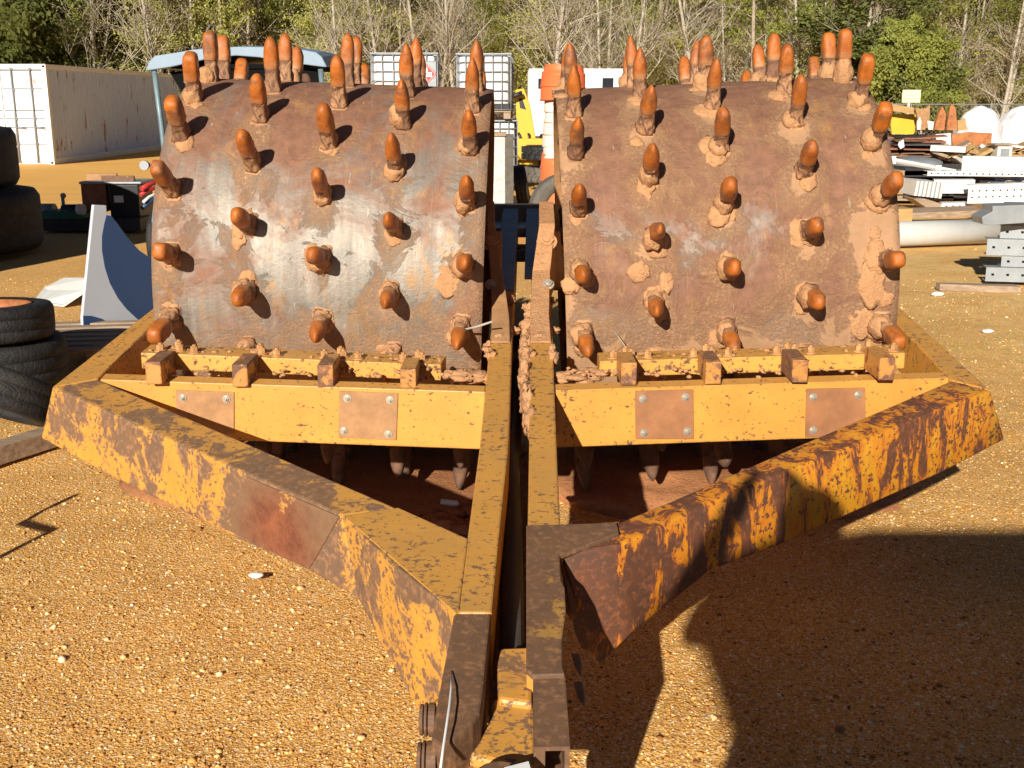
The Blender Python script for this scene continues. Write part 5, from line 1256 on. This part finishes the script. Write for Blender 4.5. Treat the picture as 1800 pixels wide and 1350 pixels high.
    text3d('Temporary', (0, -.012, zc + .03), .075, 'post', t); text3d('Storage of Material', (0, -.012, zc - .075), .062, 'post', t)
    # fence
    Yf = 44; zt = atY(1700, 183.5, Yf).z; t = thing('chain_link_fence', 'galvanised chain-link fence with a thin top rail along the woods', 'fence', (10, Yf, 0))
    m = MB(); m.tube([(-30, Yf, zt), (32, Yf, zt)], .022, 8); build('top_rail', m, 'galv', t)
    for x in np.arange(-30, 33, 3.0): m = MB(); m.tube([(x, Yf, 0), (x, Yf, zt + .03)], .028, 8); build('post', m, 'galv', t)
    m = MB(); st = .17; H = zt
    for x in np.arange(-2, 32, st):
        m.tube([(x, Yf + .03, 0), (x + H, Yf + .03, H)], .0028, 3, cap=False); m.tube([(x + H, Yf + .034, 0), (x, Yf + .034, H)], .0028, 3, cap=False)
    build('mesh', m, 'galv', t)
right_side()

# ================================================================= woods
def tree_mesh(kind, seed):
    rnd = random.Random(seed); bark = MB(); tips = []
    P = dict(bare=dict(h=(11, 16), r=(.045, .10), nb=(26, 36), low=.08, lean=.06), fork=dict(h=(10, 13), r=(.08, .12), nb=(26, 34), low=.10, lean=.12),
             leafy=dict(h=(9, 13), r=(.05, .10), nb=(20, 28), low=.06, lean=.08), ever=dict(h=(9, 12), r=(.10, .16), nb=(30, 36), low=.04, lean=.03), bush=dict(h=(3.6, 4.6), r=(.05, .07), nb=(16, 20), low=.02, lean=.1))[kind]
    H = rnd.uniform(*P['h']); r0 = rnd.uniform(*P['r']); n = 9; lx, ly = rnd.gauss(0, P['lean']), rnd.gauss(0, P['lean']); pts = []
    for i in range(n + 1):
        t = i / n; pts.append(Vector((lx * H * t + .12 * mn.noise(Vector((seed, t * 3, 0))) * H * .15, ly * H * t + .1 * mn.noise(Vector((seed, 9, t * 3))) * H * .1, H * t)))
    bark.tube(pts, [r0 * (1 - .8 * i / n) for i in range(n + 1)], 7)
    def br(p, d, L, r, lev):
        q = [p]; dd = d.copy(); m = 4
        for i in range(m):
            dd = (dd + Vector((rnd.gauss(0, .16), rnd.gauss(0, .16), rnd.gauss(.05, .12)))).normalized(); q.append(q[-1] + dd * L / m)
        bark.tube(q, [r * (1 - .7 * i / m) for i in range(m + 1)], 4 if lev > 0 else 5, cap=False)
        tips.append((q[-1], L)); tips.append((q[2], L))
        if lev < 2:
            for k in range(rnd.randint(3, 5) if lev == 0 else rnd.randint(2, 3)):
                j = rnd.randint(1, m - 1); nd = (dd + Vector((rnd.gauss(0, .6), rnd.gauss(0, .6), rnd.gauss(.1, .45)))).normalized(); br(q[j], nd, L * rnd.uniform(.4, .65), r * .5, lev + 1)
    for k in range(rnd.randint(*P['nb'])):
        t = P['low'] + (1 - P['low']) * rnd.random() ** 1.25; i = min(int(t * n), n - 1); p = lerp(pts[i], pts[i + 1], t * n - i); a = rnd.uniform(0, 6.28)
        u = {'bare': .75, 'fork': 1.3, 'leafy': .45, 'ever': .1, 'bush': .9}[kind]
        d = Vector((math.cos(a), math.sin(a), rnd.uniform(u * .5, u * 1.5))).normalized()
        L = H * {'bare': .13, 'fork': .26, 'leafy': .17, 'ever': .22, 'bush': .4}[kind] * rnd.uniform(.6, 1.3) * (1.15 - t * .6); br(p, d, L, max(.010, r0 * .34 * (1.1 - t)), 0)
    leaf = MB(); v = []; f = []
    dens = {'bare': 5, 'fork': 3, 'leafy': 16, 'ever': 40, 'bush': 60}[kind]; spread = {'bare': .35, 'fork': .3, 'leafy': .32, 'ever': .32, 'bush': .22}[kind]; size = {'bare': .035, 'fork': .03, 'leafy': .055, 'ever': .085, 'bush': .055}[kind]
    for p, L in tips:
        if kind in ('leafy',) and rnd.random() < .35: continue
        for i in range(int(dens * rnd.uniform(.5, 1.3))):
            c = p + Vector((rnd.gauss(0, 1), rnd.gauss(0, 1), rnd.gauss(0, .8))) * spread * (L * .55 + .2); s = size * rnd.uniform(.6, 1.4)
            a = Vector((rnd.gauss(0, 1), rnd.gauss(0, 1), rnd.gauss(0, 1))).normalized(); b = a.orthogonal().normalized(); o = len(v)
            v += [c + a * s * 1.3, c + b * s * .6, c - a * s, c - b * s * .6]; f.append((o, o + 1, o + 2, o + 3))
    leaf.add(v, f); return bark, leaf
def make_tree(kind, seed, lm, bk, label, group, name):
    t = thing(name, label, 'bush' if kind == 'bush' else 'tree', (0, 0, 0), group); b, l = tree_mesh(kind, seed); build('trunk', b, bk, t); build('crown', l, lm, t); return t
GRP = {'bare': ('bare_tree', 'thin pale leafless tree trunk in the woods behind the yard', 'bare trees of the woods'), 'fork': ('forked_tree', 'forked leafless tree with spreading grey branches at the edge of the woods', 'forked bare trees of the woods'),
       'leafy': ('leafy_tree', 'slender tree with fresh light green leaves in the woods behind the yard', 'leafy trees of the woods'), 'ever': ('evergreen_tree', 'dense dark evergreen tree in the woods behind the yard', 'evergreens of the woods'), 'bush': ('bush', 'dense green bush at the foot of the woods by the fence', 'bushes along the woods')}
protos = {}
for kind, n, lm, bk in (('bare', 5, 'leafD', 'bark'), ('fork', 3, 'leafD', 'bark'), ('leafy', 4, 'leafB', 'bark2'), ('ever', 3, 'leafC', 'bark2'), ('bush', 3, 'leafA', 'bark2')):
    nm_, lb, gp = GRP[kind]; protos[kind] = [make_tree(kind, 31 * i + len(kind), lm if not (kind == 'leafy' and i % 2) else 'leafA', bk, lb, gp, nm_) for i in range(n)]
used = set()
def plant(kind, x, y, s=1., rnd=random):
    p = rnd.choice(protos[kind]); o = p if p.name not in used else copytree(p); used.add(p.name if o is p else o.name)
    o.location = (x, y, -.05); o.rotation_euler = (0, 0, rnd.uniform(0, 6.28)); o.scale = (s, s, s * rnd.uniform(.9, 1.15)); return o
def woods():
    rnd = random.Random(77)
    def at(px, y): return (px - 900) / FPX * (y * CP + CH * SP) 
    for i in range(275):
        px = rnd.uniform(-60, 1860); y = rnd.uniform(47, 74); k = rnd.random()
        if px < 150: kind = 'ever' if k < .45 else ('leafy' if k < .7 else 'bare')
        elif px < 640: kind = 'leafy' if k < .58 else ('bare' if k < .90 else ('fork' if k < .93 else 'ever'))
        elif px < 1150: kind = 'bare' if k < .55 else ('fork' if k < .70 else 'leafy')
        elif px < 1500: kind = 'bare' if k < .78 else 'leafy'
        else: kind = 'bare' if k < .60 else ('leafy' if k < .93 else 'ever')
        plant(kind, at(px, y), y, rnd.uniform(.8, 1.2), rnd)
    for px, y in ((960, 46), (1000, 46.5), (1060, 46), (1095, 47), (300, 47), (345, 48), (200, 48), (1235, 47), (680, 48)): plant('fork', at(px, y), y, rnd.uniform(.9, 1.1), rnd)
    for px, y, s in ((1585, 46.5, 1.0), (1620, 47, .9), (1545, 48, 1.1), (1650, 48, .6), (1560, 50, .6)): plant('bush', at(px, y), y, s, rnd)
    for px, y in ((-20, 47), (20, 46.5), (62, 47), (100, 48), (135, 50), (45, 50)): plant('ever', at(px, y), y, rnd.uniform(.8, 1.0), rnd)
    # the far wood: one mass of twigs and leaves nobody could count
    rg = np.random.default_rng(8)
    for (n, mat, z0, z1, sz, lab, y0, y1) in ((90000, 'leafE', 0, 13, .10, 'olive and brown undergrowth and far foliage of the woods', 72, 92), (26000, 'leafB', 0, 13, .09, 'scattered fresh green foliage deep in the woods', 66, 88), (30000, 'leafD', 0, 11, .08, 'dry tan undergrowth deep in the woods', 60, 86)):
        y = rg.uniform(y0, y1, n); x = rg.uniform(-1, 1, n) * y * .50; z = z0 + (z1 - z0) * rg.uniform(0, 1, n)
        cl = np.array([mn.noise(Vector((a * .35, b * .35, c * .35))) for a, b, c in zip(x, y, z)]); keep = cl > (-.12 if mat == 'leafE' else .08); x, y, z = x[keep], y[keep], z[keep]; n = len(x)
        a = rg.normal(0, 1, (n, 3)); a /= np.linalg.norm(a, axis=1)[:, None]; b = np.cross(a, rg.normal(0, 1, (n, 3))); b /= np.linalg.norm(b, axis=1)[:, None]
        c = np.stack([x, y, z], 1); s = sz * rg.uniform(.6, 2.2, n)[:, None]; V = np.stack([c + a * s * 1.5, c + b * s * .7, c - a * s * 1.5, c - b * s * .7], 1).reshape(-1, 3)
        me = bpy.data.meshes.new('far_woods'); me.vertices.add(4 * n); me.vertices.foreach_set('co', V.ravel()); me.loops.add(4 * n); me.loops.foreach_set('vertex_index', np.arange(4 * n, dtype=np.int32))
        me.polygons.add(n); me.polygons.foreach_set('loop_start', np.arange(0, 4 * n, 4, dtype=np.int32)); me.polygons.foreach_set('loop_total', np.full(n, 4, dtype=np.int32)); me.update(calc_edges=True); me.materials.append(MC[mat])
        o = bpy.data.objects.new('far_woods', me); COL.objects.link(o); tag(o, lab, 'woods', kind='stuff')
    # wooded rise behind
    m = MB(); xs = np.linspace(-90, 90, 61); v = []
    for j, (y, z) in enumerate(((88, -.5), (94, 7), (104, 15), (125, 24))):
        for x in xs: v.append((x, y + 3 * mn.noise(Vector((x * .1, j, 0))), z + (2.5 * mn.noise(Vector((x * .12, j * 5, 3))) if j else 0)))
    m.add(v, [(j * 61 + i, j * 61 + i + 1, (j + 1) * 61 + i + 1, (j + 1) * 61 + i) for j in range(3) for i in range(60)], 0, True)
    k = Mt('wooded_rise', .95, 0, .1); n = k.noise(.5, 9, .8); n2 = k.noise(1, 5, .7, k.map((3, 3, .35)))
    c = k.mix(k.ramp(n, [(.38, 0), (.62, 1)]), (.07, .06, .03), (.24, .21, .09)); c = k.mix(k.ramp(n2, [(.56, 0), (.64, .8)]), c, (.26, .21, .15)); k.color(c); k.bump(n, 1, .6)
    o = build('hill', m, k.m); o['kind'] = 'structure'
woods()

# ================================================================= off-camera person, and unseen objects added to cast shadows
def person():
    base = Vector((-.19, -.38, 0)); t_verts = []; edges = []; rad = []
    def V(x, y, z, r): t_verts.append((x, y, z)); rad.append(r); return len(t_verts) - 1
    def E(a, b): edges.append((a, b))
    pel = V(0, 0, .95, .15); wa = V(0, 0, 1.10, .145); ch = V(0, .01, 1.32, .165); nk = V(0, .0, 1.50, .065); E(pel, wa); E(wa, ch); E(ch, nk)
    hd0 = V(0, .02, 1.58, .085); hd1 = V(0, .02, 1.69, .105); hd2 = V(0, .01, 1.77, .08); E(nk, hd0); E(hd0, hd1); E(hd1, hd2)
    for s in (-1, 1):
        sh = V(s * .19, 0, 1.44, .07); el = V(s * .33, .12, 1.30, .048); wr = V(s * .10, .34, 1.58, .030); E(ch, sh); E(sh, el); E(el, wr)
        pm = V(s * .075, .36, 1.62, .032); E(wr, pm)
        for k in range(4):
            f1 = V(s * (.06 - .004 * k), .385, 1.60 + k * .02, .010); f2 = V(s * .035, .40, 1.605 + k * .019, .009); E(pm, f1); E(f1, f2)
        hp = V(s * .10, 0, .86, .105); kn = V(s * .12, .01, .50, .068); an = V(s * .13, -.02, .09, .045); ft = V(s * .15, .15, .045, .045); E(pel, hp); E(hp, kn); E(kn, an); E(an, ft)
    me = bpy.data.meshes.new('person'); me.from_pydata(t_verts, edges, []); o = bpy.data.objects.new('person', me); COL.objects.link(o); o.location = base; o.scale = (1.06, 1.06, 1.15)
    md = o.modifiers.new('skin', 'SKIN'); 
    for i, r in enumerate(rad): me.skin_vertices[0].data[i].radius = (r, r)
    me.skin_vertices[0].data[0].use_root = True
    s = o.modifiers.new('sub', 'SUBSURF'); s.levels = 1; s.render_levels = 1; me.materials.append(plain('work_clothes', (.10, .12, .17), .8))
    tag(o, 'person in dark work clothes holding a camera up to the face', 'person')
person()
def truck():
    t = thing('shadow_truck', 'unseen white box truck shaped to cast the foreground shadow, behind the photographer', 'truck', (.1, -4, 0))  # unseen; cab and over-cab outlines follow the shadow they have to cast
    x = .12
    q = [(-.80, .56), (-.83, 2.02), (-.95, 2.40), (1.2, 2.40), (1.1, .56)]
    build('cab', MB().prism([Vector((a, -2.22, b)) for a, b in q], [Vector((a, -3.74, b)) for a, b in q]), 'white', t, .02)
    q = [(-1.17, 2.41), (-1.12, 2.49), (-1.05, 2.57), (-.85, 2.67), (-.55, 2.73), (1.28, 2.73), (1.36, 2.55), (1.36, 2.41)]
    build('over_cab_box', MB().prism([Vector((a, -2.2, b)) for a, b in q], [Vector((a, -3.75, b)) for a, b in q]), 'white', t, .01)
    build('box_body', MB().box((x + .15, -6.1, 1.75), (2.1, 4.6, 1.9)), 'white', t, .02)
    build('chassis', MB().box((x, -4.6, .55), (1.0, 6, .2)), 'black', t)
    build('bonnet', MB().box((x, -2.05, .95), (1.9, .35, .7)), 'white', t, .04)
    build('windscreen', MB().box((x, -2.185, 1.75), (1.7, .02, .55)), 'glass', t)
    for sx in (-.95, .95):
        build('headlight', MB().box((x + sx * .8, -1.865, .9), (.25, .02, .18)), 'galv', t)
        for yy in (-2.9, -7.0):
            m = MB(); tyre(m, Vector((x + sx, yy, .42)), .42, .26, Matrix.Rotation(R(90), 3, 'Y')); build('wheel', m, 'rubber', t)
truck()
m = MB(); m.tube([(-2.42, 2.55, 0), (-2.27, 2.81, .485), (-2.19, 3.09, .485), (-2.35, 3.18, .485), (-2.28, 3.50, .485)], .014, 8); solo('shadow_rod', m, 'darksteel', 'unseen kinked steel rod added for its shadow just left of the view', 'rod')  # added out of view, its bends set by the kinked shadow on the gravel
m = MB(); m.box((-7.0, 9.6, 1.05), (2.3, 1.0, 2.1)); t = solo('shadow_box', m, 'darksteel', 'unseen tall dark box added left of the view to cast shade', 'box', bevel=.02)  # unseen block added to shade the ground round the far left scrap
build('lid', MB().box((0, 0, 2.12), (2.36, 1.06, .04)), 'darksteel', t, .005, True); build('door', MB().box((0, -.505, 1.0), (2.0, .02, 1.8)), 'brown', t, .004, True)

# ================================================================= light, sky, camera
AZ, EL = R(197), R(22)
S_DIR = Vector((math.sin(AZ) * math.cos(EL), math.cos(AZ) * math.cos(EL), math.sin(EL)))
sun = bpy.data.lights.new('sun', 'SUN'); sun.energy = 5.0; sun.angle = R(.53); sun.color = (1, .93, .82)
so = bpy.data.objects.new('sun', sun); COL.objects.link(so); so.rotation_euler = (-S_DIR).to_track_quat('-Z', 'Y').to_euler(); so.location = S_DIR * 50
w = bpy.data.worlds.new('World'); S.world = w; w.use_nodes = True; nt = w.node_tree; sk = nt.nodes.new('ShaderNodeTexSky'); sk.sky_type = 'NISHITA'; sk.sun_disc = False
sk.sun_elevation = EL; sk.sun_rotation = AZ; sk.air_density = .3; sk.dust_density = .1; sk.ozone_density = 1
nt.links.new(sk.outputs[0], nt.nodes['Background'].inputs[0]); nt.nodes['Background'].inputs[1].default_value = .05
cam = bpy.data.cameras.new('camera'); co = bpy.data.objects.new('camera', cam); COL.objects.link(co); co.location = O; co.rotation_euler = (math.pi / 2 - PITCH, 0, 0)
cam.sensor_width = 36; cam.lens = 36 * FPX / 1800; cam.clip_end = 2000; cam.clip_start = .05; S.camera = co
S.view_settings.view_transform = 'Standard'; S.view_settings.look = 'None'; S.view_settings.exposure = .55; S.view_settings.gamma = 1
S.render.resolution_x = 1024; S.render.resolution_y = 768
clear_w()
